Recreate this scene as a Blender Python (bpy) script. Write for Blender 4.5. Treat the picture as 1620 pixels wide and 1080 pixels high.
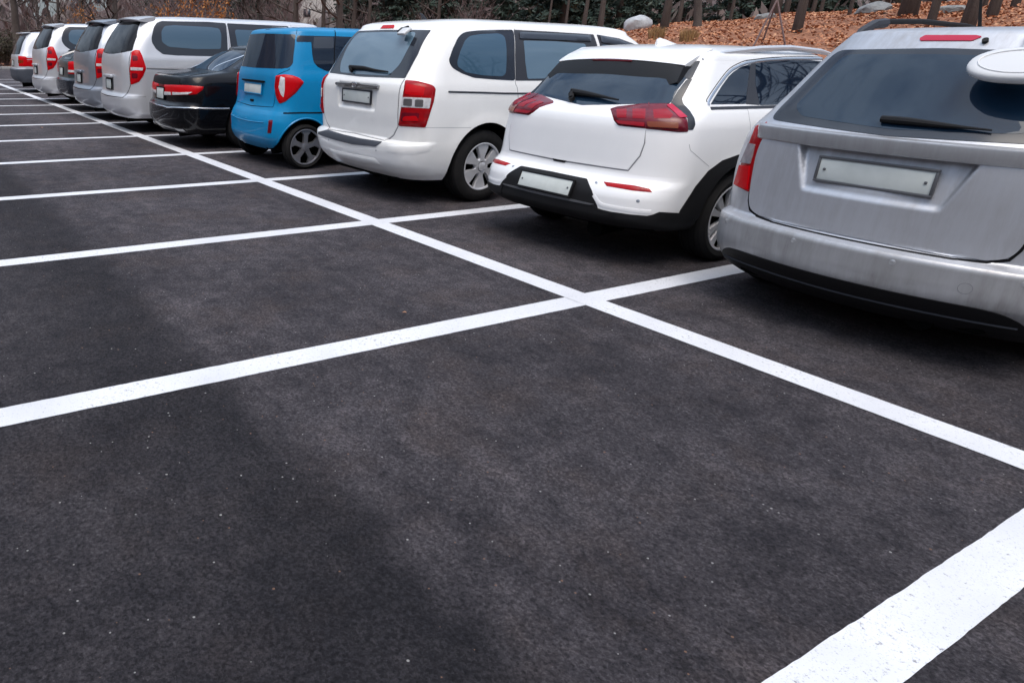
import bpy, bmesh, math, random
import numpy as np
from mathutils import Vector, Matrix
from mathutils.bvhtree import BVHTree
from mathutils.geometry import delaunay_2d_cdt
from mathutils.interpolate import poly_3d_calc

for o in list(bpy.data.objects): bpy.data.objects.remove(o)
sc = bpy.context.scene
COL = sc.collection
rnd = random.Random(7)

# ------------------------------------------------------------------ camera
CF, CPIT, CYAW, CROLL = 1139.16, 0.371507, -1.050513, 0.022422      # focal (px of a 1620 px wide frame), angles
CPOS = np.array([0.52883, -3.62829, 1.43559]); PPX, PPY = 497.122, 522.051
_cp, _sp = math.cos(CPIT), math.sin(CPIT)
FW = np.array([math.sin(CYAW)*_cp, math.cos(CYAW)*_cp, -_sp])
_r0 = np.array([math.cos(CYAW), -math.sin(CYAW), 0.0]); _u0 = np.cross(_r0, FW)
RT = math.cos(CROLL)*_r0 + math.sin(CROLL)*_u0; UP = -math.sin(CROLL)*_r0 + math.cos(CROLL)*_u0
cam = bpy.data.cameras.new('camera'); camo = bpy.data.objects.new('camera', cam); COL.objects.link(camo)
M = Matrix.Identity(4)
for i in range(3):
    M[i][0], M[i][1], M[i][2], M[i][3] = RT[i], UP[i], -FW[i], CPOS[i]
camo.matrix_world = M
cam.sensor_width = 36; cam.lens = CF*36/1620; cam.sensor_fit = 'HORIZONTAL'
cam.shift_x = (810-PPX)/1620; cam.shift_y = -(540-PPY)/1620
cam.clip_start = 0.05; cam.clip_end = 3000
sc.camera = camo
def px_ray(u, v):
    return CPOS, FW + RT*(u-PPX)/CF - UP*(v-PPY)/CF

# ------------------------------------------------------------------ light
SUN_EL, SUN_AZ = math.radians(66), math.radians(125)                 # azimuth measured from +y towards +x
w = bpy.data.worlds.new('World'); sc.world = w; w.use_nodes = True
nt = w.node_tree; nt.nodes.clear()
sky = nt.nodes.new('ShaderNodeTexSky'); sky.sky_type = 'NISHITA'; sky.sun_disc = False
sky.sun_elevation = SUN_EL; sky.sun_rotation = SUN_AZ
sky.air_density = 1.0; sky.dust_density = 4.0; sky.ozone_density = 1.0
bg = nt.nodes.new('ShaderNodeBackground'); bg.inputs['Strength'].default_value = 0.13
out = nt.nodes.new('ShaderNodeOutputWorld')
tcw = nt.nodes.new('ShaderNodeTexCoord'); mpw = nt.nodes.new('ShaderNodeMapping'); mpw.inputs['Scale'].default_value = (1.6, 1.6, 3.2)
cn = nt.nodes.new('ShaderNodeTexNoise'); cn.inputs['Scale'].default_value = 1.5; cn.inputs['Detail'].default_value = 6; cn.inputs['Roughness'].default_value = .6
cr_ = nt.nodes.new('ShaderNodeValToRGB'); cr_.color_ramp.elements[0].position = .40; cr_.color_ramp.elements[1].position = .62
cr_.color_ramp.elements[0].color = (.10, .10, .10, 1); cr_.color_ramp.elements[1].color = (.95, .95, .95, 1)
cm = nt.nodes.new('ShaderNodeMix'); cm.data_type = 'RGBA'; cm.inputs[7].default_value = (5.6, 6.7, 8.3, 1)
nt.links.new(tcw.outputs['Generated'], mpw.inputs[0]); nt.links.new(mpw.outputs[0], cn.inputs[0]); nt.links.new(cn.outputs['Fac'], cr_.inputs[0])
nt.links.new(cr_.outputs[0], cm.inputs[0]); nt.links.new(sky.outputs[0], cm.inputs[6])
sx_ = nt.nodes.new('ShaderNodeSeparateXYZ'); nt.links.new(tcw.outputs['Generated'], sx_.inputs[0])
gr = nt.nodes.new('ShaderNodeMapRange'); gr.inputs[1].default_value = 0; gr.inputs[2].default_value = 1; gr.inputs[3].default_value = .16; gr.inputs[4].default_value = 1.35
nt.links.new(sx_.outputs['Z'], gr.inputs[0])
gm_x = nt.nodes.new('ShaderNodeMix'); gm_x.data_type = 'RGBA'; gm_x.blend_type = 'MULTIPLY'; gm_x.inputs[0].default_value = 1
nt.links.new(cm.outputs[2], gm_x.inputs[6]); nt.links.new(gr.outputs[0], gm_x.inputs[7])
nt.links.new(gm_x.outputs[2], bg.inputs[0]); nt.links.new(bg.outputs[0], out.inputs[0])
sl = bpy.data.lights.new('sun', 'SUN'); sl.energy = 1.05; sl.angle = math.radians(45); sl.color = (1, .91, .79)
so = bpy.data.objects.new('sun', sl); COL.objects.link(so)
sd = Vector((math.sin(SUN_AZ)*math.cos(SUN_EL), math.cos(SUN_AZ)*math.cos(SUN_EL), math.sin(SUN_EL)))
so.rotation_euler = sd.to_track_quat('Z', 'Y').to_euler(); so.location = (0, 0, 30)
vs = sc.view_settings; sc.display_settings.display_device = 'sRGB'
vs.view_transform = 'Standard'; vs.look = 'None'; vs.exposure = 0.6; vs.gamma = 1; vs.use_curve_mapping = False
sc.render.engine = 'CYCLES'

# ------------------------------------------------------------------ materials
def mat(name, col, rough=.5, metal=0., coat=0., spec=.5, ior=None, noise=None, bump=None, coatrough=.03):
    m = bpy.data.materials.new(name); m.use_nodes = True; n = m.node_tree; b = n.nodes['Principled BSDF']
    c4 = (*col, 1)
    b.inputs['Base Color'].default_value = c4; b.inputs['Roughness'].default_value = rough
    b.inputs['Metallic'].default_value = metal; b.inputs['Coat Weight'].default_value = coat
    b.inputs['Coat Roughness'].default_value = coatrough
    b.inputs['Specular IOR Level'].default_value = spec
    if ior: b.inputs['IOR'].default_value = ior
    if noise:   # (scale, second colour, detail, stretch)
        sca, col2, det, st = noise
        tc = n.nodes.new('ShaderNodeTexCoord'); mp = n.nodes.new('ShaderNodeMapping'); mp.inputs['Scale'].default_value = st
        tx = n.nodes.new('ShaderNodeTexNoise'); tx.inputs['Scale'].default_value = sca; tx.inputs['Detail'].default_value = det
        tx.inputs['Roughness'].default_value = .65
        rp = n.nodes.new('ShaderNodeValToRGB'); rp.color_ramp.elements[0].position = .35; rp.color_ramp.elements[1].position = .68
        rp.color_ramp.elements[0].color = c4; rp.color_ramp.elements[1].color = (*col2, 1)
        n.links.new(tc.outputs['Object'], mp.inputs[0]); n.links.new(mp.outputs[0], tx.inputs[0])
        n.links.new(tx.outputs['Fac'], rp.inputs[0]); n.links.new(rp.outputs[0], b.inputs['Base Color'])
    if bump:    # (scale, strength, distance)
        tc = n.nodes.new('ShaderNodeTexCoord')
        tx = n.nodes.new('ShaderNodeTexNoise'); tx.inputs['Scale'].default_value = bump[0]; tx.inputs['Detail'].default_value = 5
        bp = n.nodes.new('ShaderNodeBump'); bp.inputs['Strength'].default_value = bump[1]; bp.inputs['Distance'].default_value = bump[2]
        n.links.new(tc.outputs['Object'], tx.inputs[0]); n.links.new(tx.outputs['Fac'], bp.inputs['Height']); n.links.new(bp.outputs[0], b.inputs['Normal'])
    return m
def flake(m, scale=900, amt=.25):
    n = m.node_tree; b = n.nodes['Principled BSDF']
    tc = n.nodes.new('ShaderNodeTexCoord'); tx = n.nodes.new('ShaderNodeTexNoise'); tx.inputs['Scale'].default_value = scale
    bp = n.nodes.new('ShaderNodeBump'); bp.inputs['Strength'].default_value = amt; bp.inputs['Distance'].default_value = .0004
    n.links.new(tc.outputs['Object'], tx.inputs[0]); n.links.new(tx.outputs['Fac'], bp.inputs['Height']); n.links.new(bp.outputs[0], b.inputs['Normal'])
    return m
MT = {}
MT['white'] = mat('white_paint', (.83, .84, .85), .35, coat=.7, noise=(1.6, (.78, .79, .80), 6, (1, 1, .5)))
MT['pearl'] = mat('pearl_white_paint', (.84, .845, .835), .35, coat=.7, noise=(1.8, (.78, .785, .775), 6, (1, 1, .5)))
MT['silver'] = mat('silver_paint', (.56, .57, .58), .36, metal=.75, coat=.7, noise=(2.5, (.50, .51, .52), 5, (1, 1, .4)))
MT['vansilver'] = mat('pale_silver_paint', (.63, .645, .675), .36, metal=.4, coat=.6, noise=(2.0, (.57, .585, .615), 5, (1, 1, .4)))
MT['greysilver'] = mat('grey_silver_paint', (.33, .365, .42), .36, metal=.6, coat=.7, noise=(2.0, (.29, .32, .37), 5, (1, 1, .4)))
MT['blue'] = mat('sky_blue_paint', (.001, .215, .46), .4, coat=.35, spec=.2, noise=(1.8, (.002, .19, .40), 6, (1, 1, .5)))
MT['black'] = mat('black_paint', (.003, .0035, .005), .25, spec=.15, coat=.35, noise=(2.0, (.004, .0045, .006), 5, (1, 1, .5)))
MT['green'] = mat('dark_green_paint', (.03, .05, .055), .3, metal=.3, coat=.9, noise=(2, (.035, .05, .055), 5, (1, 1, 1)))
MT['glass'] = mat('tinted_glass', (.005, .012, .026), .02, spec=.5, ior=1.5)
MT['vanglass'] = mat('dark_privacy_glass', (.010, .010, .011), .03, spec=.5, ior=1.33)
MT['rearglass'] = mat('rear_glass_with_sky_blue', (.009, .023, .044), .02, spec=.5, ior=1.5)  # the sky's blue reflection is put into the base colour
MT['bluegl'] = mat('glass_with_blue_sky', (.042, .090, .140), .02, ior=1.65)  # lighter blue base stands in for sky mirrored and seen through the pane
MT['palegl'] = mat('glass_with_pale_sky', (.090, .150, .205), .02, ior=1.8)  # bright sky reflection painted into the pale base colour
MT['frit'] = mat('black_window_border', (.016, .019, .027), .14, ior=1.55)
MT['plastic'] = mat('black_plastic', (.008, .008, .009), .6, spec=.25, bump=(400, .15, .0005))
MT['pillar'] = mat('grey_black_trim', (.030, .033, .042), .5, spec=.3)
MT['gap'] = mat('panel_gap', (.008, .008, .009), .9, spec=.1)
MT['rubber'] = mat('tyre_rubber', (.010, .010, .011), .8, spec=.2, noise=(14, (.015, .0145, .0145), 4, (1, 1, 1)))
MT['alloy'] = mat('alloy_silver', (.72, .73, .76), .36, metal=.6)
MT['alloydk'] = mat('alloy_grey', (.36, .36, .39), .35, metal=.8)
MT['dark'] = mat('wheel_well_black', (.004, .004, .004), .95, spec=.05)
MT['chrome'] = mat('chrome', (.75, .76, .78), .12, metal=1.)
MT['brushed'] = mat('grey_trim', (.13, .135, .145), .4, metal=.5)
MT['step'] = mat('grey_step_pad', (.06, .068, .085), .6, bump=(300, .2, .001))
MT['plate'] = mat('plate_white', (.62, .66, .64), .45, noise=(5, (.52, .56, .54), 3, (1, 1, 1)))
MT['lens'] = mat('red_lens', (.36, .003, .006), .22, coat=.2, spec=.15, noise=(14, (.25, .004, .008), 2, (1, .3, 1)))
MT['lensdk'] = mat('dark_red_lens', (.15, .003, .012), .22, coat=.3, spec=.3, noise=(16, (.10, .003, .010), 2, (1, .3, 1)))
MT['lensdr'] = mat('deep_red_lens', (.26, .002, .010), .22, coat=.25, spec=.15)
MT['lensbr'] = mat('bright_red_lens', (.50, .003, .007), .25, coat=.18, spec=.12)
MT['lensor'] = mat('orange_lens', (.17, .03, .006), .25, coat=.2, spec=.3)
MT['lenspk'] = mat('pink_lens', (.44, .015, .05), .2, coat=.3, spec=.2)
MT['lenswh'] = mat('clear_lens', (.76, .76, .78), .15, metal=.2, coat=.6, noise=(24, (.55, .55, .57), 2, (1, 1, .4)))
MT['headl'] = mat('headlight_glass', (.55, .57, .60), .08, metal=.5, coat=1.)

# dirt streaks on the near silver car: brownish grey film running down the rear
def dirty(m, base, dirt):
    n = m.node_tree; b = n.nodes['Principled BSDF']
    for l in list(b.inputs['Base Color'].links): n.links.remove(l)
    tc = n.nodes.new('ShaderNodeTexCoord'); mp = n.nodes.new('ShaderNodeMapping'); mp.inputs['Scale'].default_value = (9, 4, 1.3)
    tx = n.nodes.new('ShaderNodeTexNoise'); tx.inputs['Scale'].default_value = 2.2; tx.inputs['Detail'].default_value = 8; tx.inputs['Roughness'].default_value = .7
    mp2 = n.nodes.new('ShaderNodeMapping'); mp2.inputs['Scale'].default_value = (1, 1, 1)
    t2 = n.nodes.new('ShaderNodeTexNoise'); t2.inputs['Scale'].default_value = 3.2; t2.inputs['Detail'].default_value = 6
    mu = n.nodes.new('ShaderNodeMath'); mu.operation = 'MULTIPLY'
    rp = n.nodes.new('ShaderNodeValToRGB'); rp.color_ramp.elements[0].position = .10; rp.color_ramp.elements[1].position = .52
    rp.color_ramp.elements[0].color = (0, 0, 0, 1); rp.color_ramp.elements[1].color = (1, 1, 1, 1)
    mx = n.nodes.new('ShaderNodeMix'); mx.data_type = 'RGBA'; mx.inputs[6].default_value = (*base, 1); mx.inputs[7].default_value = (*dirt, 1)
    n.links.new(tc.outputs['Object'], mp.inputs[0]); n.links.new(mp.outputs[0], tx.inputs[0])
    n.links.new(tc.outputs['Object'], mp2.inputs[0]); n.links.new(mp2.outputs[0], t2.inputs[0])
    n.links.new(tx.outputs['Fac'], mu.inputs[0]); n.links.new(t2.outputs['Fac'], mu.inputs[1])
    n.links.new(mu.outputs[0], rp.inputs[0]); n.links.new(rp.outputs[0], mx.inputs[0]); n.links.new(mx.outputs[2], b.inputs['Base Color'])
    r2 = n.nodes.new('ShaderNodeMapRange'); r2.inputs[3].default_value = .34; r2.inputs[4].default_value = .62
    n.links.new(rp.outputs[0], r2.inputs[0]); n.links.new(r2.outputs[0], b.inputs['Roughness'])
    return m
MT['dirtysilver'] = dirty(mat('dusty_silver_paint', (.5, .51, .53), .36, metal=.55, coat=.35, coatrough=.12), (.55, .575, .62), (.33, .325, .335))
MT['dirtybumper'] = dirty(mat('dusty_silver_bumper', (.5, .51, .53), .40, metal=.5, coat=.3, coatrough=.15), (.47, .48, .50), (.20, .19, .18))

# ------------------------------------------------------------------ helpers
def link(name, me, m, parent=None, loc=None):
    o = bpy.data.objects.new(name, me); COL.objects.link(o)
    if m is not None:
        for x in (m if isinstance(m, (list, tuple)) else [m]):
            me.materials.append(MT[x] if isinstance(x, str) else x)
    if parent is not None: o.parent = parent
    if loc is not None: o.location = loc
    return o
def mesh(name, vs_, fs, smooth=True, angle=None):
    me = bpy.data.meshes.new(name); me.from_pydata([tuple(map(float, v)) for v in vs_], [], fs); me.update()
    if smooth: me.polygons.foreach_set('use_smooth', [True]*len(me.polygons))
    if angle: me.set_sharp_from_angle(angle=math.radians(angle))
    return me
def tag(o, label=None, cat=None, group=None, kind=None):
    if label: o['label'] = label
    if cat: o['category'] = cat
    if group: o['group'] = group
    if kind: o['kind'] = kind
    return o
def thing(name, label, cat, loc=(0, 0, 0), rz=0, group=None):
    o = bpy.data.objects.new(name, None); COL.objects.link(o); o.location = loc; o.rotation_euler = (0, 0, rz); o.empty_display_size = .3
    return tag(o, label, cat, group)
class MB:
    """collects primitive shapes into one mesh"""
    def __init__(s): s.v = []; s.f = []
    def add(s, v, f):
        k = len(s.v); s.v += [tuple(map(float, x)) for x in v]; s.f += [[i+k for i in q] for q in f]
    def box(s, c, d, R=None, bev=0):
        bm = bmesh.new(); bmesh.ops.create_cube(bm, size=1)
        bmesh.ops.scale(bm, vec=d, verts=bm.verts)
        if bev: bmesh.ops.bevel(bm, geom=bm.edges[:], offset=bev, segments=2, affect='EDGES', profile=.5)
        if R is not None: bmesh.ops.transform(bm, matrix=R.to_4x4(), verts=bm.verts)
        bmesh.ops.translate(bm, vec=c, verts=bm.verts); bm.verts.index_update()
        s.add([v.co[:] for v in bm.verts], [[v.index for v in f.verts] for f in bm.faces]); bm.free()
    def tube(s, pts, r, n=8, cap=True):
        pts = [Vector(p) for p in pts]; rs = r if isinstance(r, (list, tuple)) else [r]*len(pts)
        rings = []; up = None
        for i, p in enumerate(pts):
            t = (pts[min(i+1, len(pts)-1)]-pts[max(i-1, 0)]).normalized()
            a = up if up is not None else (Vector((0, 0, 1)) if abs(t.z) < .9 else Vector((1, 0, 0)))
            a = (a-t*a.dot(t)).normalized(); up = a; b = t.cross(a)
            rings.append([p+(a*math.cos(2*math.pi*k/n)+b*math.sin(2*math.pi*k/n))*rs[i] for k in range(n)])
        v = [q for R_ in rings for q in R_]; f = []
        for i in range(len(pts)-1):
            for k in range(n): f.append([i*n+k, i*n+(k+1) % n, (i+1)*n+(k+1) % n, (i+1)*n+k])
        if cap: f.append(list(range(n))[::-1]); f.append([(len(pts)-1)*n+k for k in range(n)])
        s.add(v, f)
    def lathe(s, prof, n=48, axis='x', c=(0, 0, 0)):
        """prof: (r, h) pairs turned about the axis"""
        v = []; m_ = len(prof)
        for k in range(n):
            a = 2*math.pi*k/n
            for r, h in prof:
                q = (h, r*math.cos(a), r*math.sin(a)) if axis == 'x' else (r*math.cos(a), r*math.sin(a), h)
                v.append((q[0]+c[0], q[1]+c[1], q[2]+c[2]))
        f = [[k*m_+i, k*m_+i+1, ((k+1) % n)*m_+i+1, ((k+1) % n)*m_+i] for k in range(n) for i in range(m_-1)]
        s.add(v, f)
    def prism(s, poly, ax, h0, h1, R=None, c=(0, 0, 0)):
        """poly in the plane, extruded along axis ax from h0 to h1"""
        n = len(poly); v = []
        for h in (h0, h1):
            for a, b in poly:
                q = Vector((h, a, b) if ax == 'x' else (a, h, b) if ax == 'y' else (a, b, h))
                if R is not None: q = R @ q
                v.append(q+Vector(c))
        f = [list(range(n))[::-1], [n+i for i in range(n)]]+[[i, (i+1) % n, n+(i+1) % n, n+i] for i in range(n)]
        s.add(v, f)
    def make(s, name, m, parent=None, angle=35, loc=None):
        me = mesh(name, s.v, s.f, True, angle)
        bm = bmesh.new(); bm.from_mesh(me); bmesh.ops.recalc_face_normals(bm, faces=bm.faces); bm.to_mesh(me); bm.free()
        me.set_sharp_from_angle(angle=math.radians(angle))
        return link(name, me, m, parent, loc)

def pchip(xs, ys, x):
    xs = np.asarray(xs, float); ys = np.asarray(ys, float); h = np.diff(xs); d = np.diff(ys)/h
    m = np.zeros(len(xs)); m[0] = d[0]; m[-1] = d[-1]
    for i in range(1, len(xs)-1):
        if d[i-1]*d[i] > 0:
            w1 = 2*h[i]+h[i-1]; w2 = h[i]+2*h[i-1]; m[i] = (w1+w2)/(w1/d[i-1]+w2/d[i])
    x = np.clip(x, xs[0], xs[-1]); i = np.clip(np.searchsorted(xs, x)-1, 0, len(xs)-2)
    t = (x-xs[i])/h[i]; t2 = t*t; t3 = t2*t
    return (2*t3-3*t2+1)*ys[i]+(t3-2*t2+t)*h[i]*m[i]+(-2*t3+3*t2)*ys[i+1]+(t3-t2)*h[i]*m[i+1]

def sstep(a, b, x):
    t = np.clip((x-a)/(b-a), 0, 1); return t*t*(3-2*t)

class Car:
    """a car body lofted from plan outlines; local x right, y forward from the rear bumper, z up"""
    def __init__(s, name, label, cat, loc, rz, paint, L, prof_R, prof_W, prof_F, z1, zt, rx, ry, bow,
                 wheels, tr=.05, tf=.10, domen=2.6, group=None, deform=None, seam=None, dz=.022, creases=(), low=None):
        s.root = thing(name, label, cat, loc, rz, group); s.paint = paint; s.L = L; s.wheels = wheels
        s.Mw = Matrix.Translation(Vector(loc)) @ Matrix.Rotation(rz, 4, 'Z'); s.Mi = s.Mw.inverted()
        z0 = prof_R[0][0]
        zs = set(np.round(np.arange(z0, z1, dz), 4)); zs |= {z1}
        for p in (prof_R, prof_W): zs |= {round(q[0], 4) for q in p if q[0] <= z1}
        zs = sorted(zs); keep = [zs[0]]
        keys = {round(q[0], 4) for p in (prof_R, prof_W) for q in p}
        for z in zs[1:]:
            if z-keep[-1] > .008 or z in keys: keep.append(z)
        zs = np.array(keep)
        g = lambda p: pchip([q[0] for q in p], [q[1] for q in p], zs)
        R, W, F = g(prof_R), g(prof_W), g(prof_F)
        pv = lambda c: pchip([q[0] for q in c], [q[1] for q in c], zs) if isinstance(c, (list, tuple)) else np.full(len(zs), float(c))
        RX, RY, B = pv(rx), pv(ry), pv(bow)
        rows = [(zs[i], R[i], W[i], F[i], RX[i], RY[i], B[i]) for i in range(len(zs))]
        # roof dome
        z1_, R1, W1, F1, rx1, ry1, b1 = rows[-1]; yc = .5*(R1+F1)
        for q in list(np.linspace(0, 1, 15)[1:-1]**1.6)+[.97]:
            u = 1-q
            rows.append((z1+(zt-z1)*(1-u**domen)**(1/domen), yc+(R1-yc)*u, W1*u, yc+(F1-yc)*u, rx1*u, ry1*u, b1*u))
        NA, NC, NS, ND, NE = 22, 14, 56, 8, 8
        V = []
        for (z, r, w_, f_, rx_, ry_, b_) in rows:
            half = []
            xe = max(w_-rx_, w_*.15)
            for k in range(NA):
                x = xe*k/NA; half.append((x, r+b_*(x/w_)**2))
            ye = r+b_*(xe/w_)**2; sl_ = 2*b_*xe/w_**2; K = .58; rxx = w_-xe
            P0 = np.array([xe, ye]); P1 = P0+K*rxx*np.array([1, sl_]); P3 = np.array([w_, ye+ry_]); P2 = P3-np.array([0, K*ry_])
            for k in range(NC):
                t = k/NC; half.append(tuple((1-t)**3*P0+3*(1-t)**2*t*P1+3*(1-t)*t*t*P2+t**3*P3))
            cf = .42 if z < z1-.3 else .3
            ya, yb = ye+ry_, f_-.12-cf*w_/.9*.6
            if yb < ya+.05: yb = ya+.05
            for k in range(NS):
                t = (k/NS); t = t**1.25; half.append((w_, ya+(yb-ya)*t))
            xf = w_*(1-cf)
            P0 = np.array([w_, yb]); P3 = np.array([xf, f_-.10*(xf/w_)**2]); P1 = P0+np.array([0, .55*(P3[1]-yb)]); P2 = P3+np.array([.55*(w_-xf), -.04])
            for k in range(ND):
                t = k/ND; half.append(tuple((1-t)**3*P0+3*(1-t)**2*t*P1+3*(1-t)*t*t*P2+t**3*P3))
            for k in range(NE+1):
                x = xf*(1-k/NE); half.append((x, f_-.10*(x/w_)**2))
            ring = half+[(-x, y) for x, y in half[1:-1]][::-1]
            V.append([(x, y, z) for x, y in ring])
        V = np.array(V); nr, n, _ = V.shape
        # plan taper towards the tail and nose
        y = V[:, :, 1]; tp = 1-tr*np.clip((1.5-y)/1.5, 0, 1)**2-tf*np.clip((y-(L-1.4))/1.4, 0, 1)**2
        V[:, :, 0] *= tp
        for (zc, am, sg) in creases:                                   # soft swage lines along the flanks
            side = sstep(.25, .7, V[:, :, 1])*(np.abs(V[:, :, 0]) > .6)
            V[:, :, 0] += np.sign(V[:, :, 0])*side*am*np.exp(-((V[:, :, 2]-zc)/sg)**2)
        for (wy, wz, wr, am) in [(wh['y'], wh['r'], wh['arch'], wh.get('flare', .012)) for wh in wheels]:
            rr = np.hypot(V[:, :, 1]-wy, V[:, :, 2]-wz)
            V[:, :, 0] += np.sign(V[:, :, 0])*(np.abs(V[:, :, 0]) > .55)*am*np.exp(-((rr-wr)/.07)**2)*(V[:, :, 2] < 1.05)
        V0 = V.copy()
        if deform: V = deform(V)
        s.V = V; pts = [Vector(p) for p in V0.reshape(-1, 3)]; s.spts = [Vector(p) for p in V.reshape(-1, 3)]
        faces = []
        for i in range(nr-1):
            for k in range(n):
                faces.append([i*n+k, i*n+(k+1) % n, (i+1)*n+(k+1) % n, (i+1)*n+k])
        faces.append(list(range(n))[::-1]); faces.append([(nr-1)*n+k for k in range(n)])
        s.pts, s.faces = pts, faces
        s.bvh = BVHTree.FromPolygons(pts, faces)
        nrm = [Vector((0, 0, 0)) for _ in pts]
        for f in faces[:-2]:
            a, b, c, d = [pts[i] for i in f]; q = (c-a).cross(d-b)
            for i in f: nrm[i] += q
        s.nrm = [q.normalized() if q.length > 0 else Vector((0, 0, 1)) for q in nrm]
        s.seam = seam; s.low = low; s._body()
    def _bool(s, me, op_pts, op_faces):
        a = bpy.data.objects.new('tmp_a', me); COL.objects.link(a)
        mb = mesh('tmp_b', op_pts, op_faces, True); b = bpy.data.objects.new('tmp_b', mb); COL.objects.link(b)
        md = a.modifiers.new('b', 'BOOLEAN'); md.operation = 'DIFFERENCE'; md.object = b; md.solver = 'EXACT'
        dg = bpy.context.evaluated_depsgraph_get(); dg.update()
        res = bpy.data.meshes.new_from_object(a.evaluated_get(dg))
        bpy.data.objects.remove(a); bpy.data.objects.remove(b)
        return res
    def _body(s):
        me = mesh('body', s.spts, s.faces, True)
        cut = MB()
        for wh in s.wheels:
            for sg in (-1, 1):
                n = 56; ra = wh['arch']; v = []
                for x in (.42*sg, 1.3*sg):
                    for k in range(n):
                        a = 2*math.pi*k/n
                        zz = wh['r']+wh.get('dz', 0)+ra*math.sin(a)
                        v.append((x, wh['y']+ra*math.cos(a), zz if math.sin(a) > -.05 else -.6))
                f = [list(range(n)), [n+k for k in range(n)][::-1]]+[[k, n+k, n+(k+1) % n, (k+1) % n] for k in range(n)]
                if sg < 0: f = [q[::-1] for q in f]
                cut.add(v, f)
        bm = bmesh.new(); tm = mesh('t', cut.v, cut.f); bm.from_mesh(tm); bmesh.ops.recalc_face_normals(bm, faces=bm.faces)
        cv = [v.co[:] for v in bm.verts]; cfc = [[v.index for v in f.verts] for f in bm.faces]; bm.free()
        res = s._bool(me, cv, cfc)
        # wells dark, bumper split off
        res.materials.clear(); res.materials.append(MT[s.paint]); res.materials.append(MT['dark']); res.materials.append(MT['plastic'])
        dark = []
        for p in res.polygons:
            c = p.center; d = 0
            for wh in s.wheels:
                r = math.hypot(c.y-wh['y'], c.z-wh['r']-wh.get('dz', 0))
                if r < wh['arch']+.004 and abs(c.x) < 1.2 and (abs(abs(c.x)-.42) < .004 or abs(r-wh['arch']) < .006 or c.z < wh['r']) and (abs(p.normal.x) < .5 or abs(c.x) < .45): d = 1
            if p.normal.z < -.9 and c.z < .3: d = 1
            if not d and s.low and c.z < s.low: d = 2
            p.material_index = d
        res.set_sharp_from_angle(angle=math.radians(40))
        bm = bmesh.new(); bm.from_mesh(res)
        if s.seam:
            zb, yb = s.seam
            fs = [f for f in bm.faces if f.calc_center_median().z < zb and f.calc_center_median().y < yb and f.material_index != 1]
            b2 = bm.copy(); b2.faces.ensure_lookup_table(); idx = {f.index for f in fs}
            bmesh.ops.delete(b2, geom=[f for f in b2.faces if f.index not in idx], context='FACES')
            bmesh.ops.delete(bm, geom=fs, context='FACES')
            mb = bpy.data.meshes.new('rear_bumper'); b2.to_mesh(mb); b2.free()
            mb.materials.append(MT[s.paint]); mb.materials.append(MT['dark']); mb.materials.append(MT['plastic'])
            s.bumper = link('rear_bumper', mb, None, s.root)
        bm.to_mesh(res); bm.free(); res.name = 'body'
        s.body = link('body', res, None, s.root)
    # -------- tracing: a pixel of the photograph, or a local coordinate, to a point of the body
    def cast(s, mode, a, b):
        if mode in ('px', 'pxl'):
            o, d = px_ray(a, b); o = s.Mi @ Vector(o); d = (s.Mi.to_3x3() @ Vector(d)).normalized()
        elif mode == 'rear': o, d = Vector((a, -1, b)), Vector((0, 1, 0))
        elif mode == 'side': o, d = Vector((2, a, b)), Vector((-1, 0, 0))
        elif mode == 'top': o, d = Vector((a, b, 4)), Vector((0, 0, -1))
        elif mode == 'front': o, d = Vector((a, 9, b)), Vector((0, -1, 0))
        h, nn, i, _ = s.bvh.ray_cast(o, d)
        if h is None:
            t = 3.0
            for _ in range(5):
                q, nn, i, _ = s.bvh.find_nearest(o+d*t); t = max(.1, (q-o).dot(d))
            h = q
        f = s.faces[i]
        if len(f) == 4:
            wt = poly_3d_calc([s.pts[k] for k in f], h); nn = Vector((0, 0, 0))
            for k, q in zip(f, wt): nn += s.nrm[k]*q
            nn.normalize()
        return h, nn
    def at(s, u, v): return s.cast('px', u, v)[0]
    def patch(s, name, poly, mode, m, off=.002, thick=.006, bulge=0., res=.03, rnd_=0., mirror=False, parent=None, sym=False, bk=.03, label=None, disp=None):
        poly = [tuple(p) for p in poly]
        if sym: poly = poly+[(-p[0],)+p[1:] for p in reversed(poly) if abs(p[0]) > 1e-6]
        k = 1.
        if mode in ('px', 'pxl'):
            d = (s.at(*poly[0][:2])-s.at(*poly[len(poly)//2][:2])).length; e = math.dist(poly[0][:2], poly[len(poly)//2][:2]); k = max(e/max(d, .01), 20.)
        P = roundpoly(poly, rnd_*k); P = resample(P, res*k); nb = len(P); rs = res*k
        arr = np.array(P); lo, hi = arr.min(0), arr.max(0)
        ins = []; row = 0; yv = lo[1]+rs*.5
        nxt = np.roll(arr, -1, 0)
        def dist(q):
            dd = nxt-arr; t = np.clip(((q-arr)*dd).sum(1)/np.maximum((dd*dd).sum(1), 1e-12), 0, 1)
            return np.sqrt((((arr+dd*t[:, None])-q)**2).sum(1).min())
        def inside(q):
            c = ((arr[:, 1] > q[1]) != (nxt[:, 1] > q[1]))
            with np.errstate(divide='ignore', invalid='ignore'):
                xx = arr[:, 0]+(q[1]-arr[:, 1])*(nxt[:, 0]-arr[:, 0])/(nxt[:, 1]-arr[:, 1])
            return (np.count_nonzero(c & (q[0] < xx)) % 2) == 1
        while yv < hi[1]:
            xv = lo[0]+(rs*.5 if row % 2 else rs*.25)
            while xv < hi[0]:
                q = np.array([xv, yv])
                if inside(q) and dist(q) > rs*.45: ins.append(q)
                xv += rs
            yv += rs*.866; row += 1
        allp = [Vector(p) for p in P]+[Vector(q) for q in ins]
        r = delaunay_2d_cdt(allp, [(i, (i+1) % nb) for i in range(nb)], [list(range(nb))], 1, 1e-6)
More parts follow.
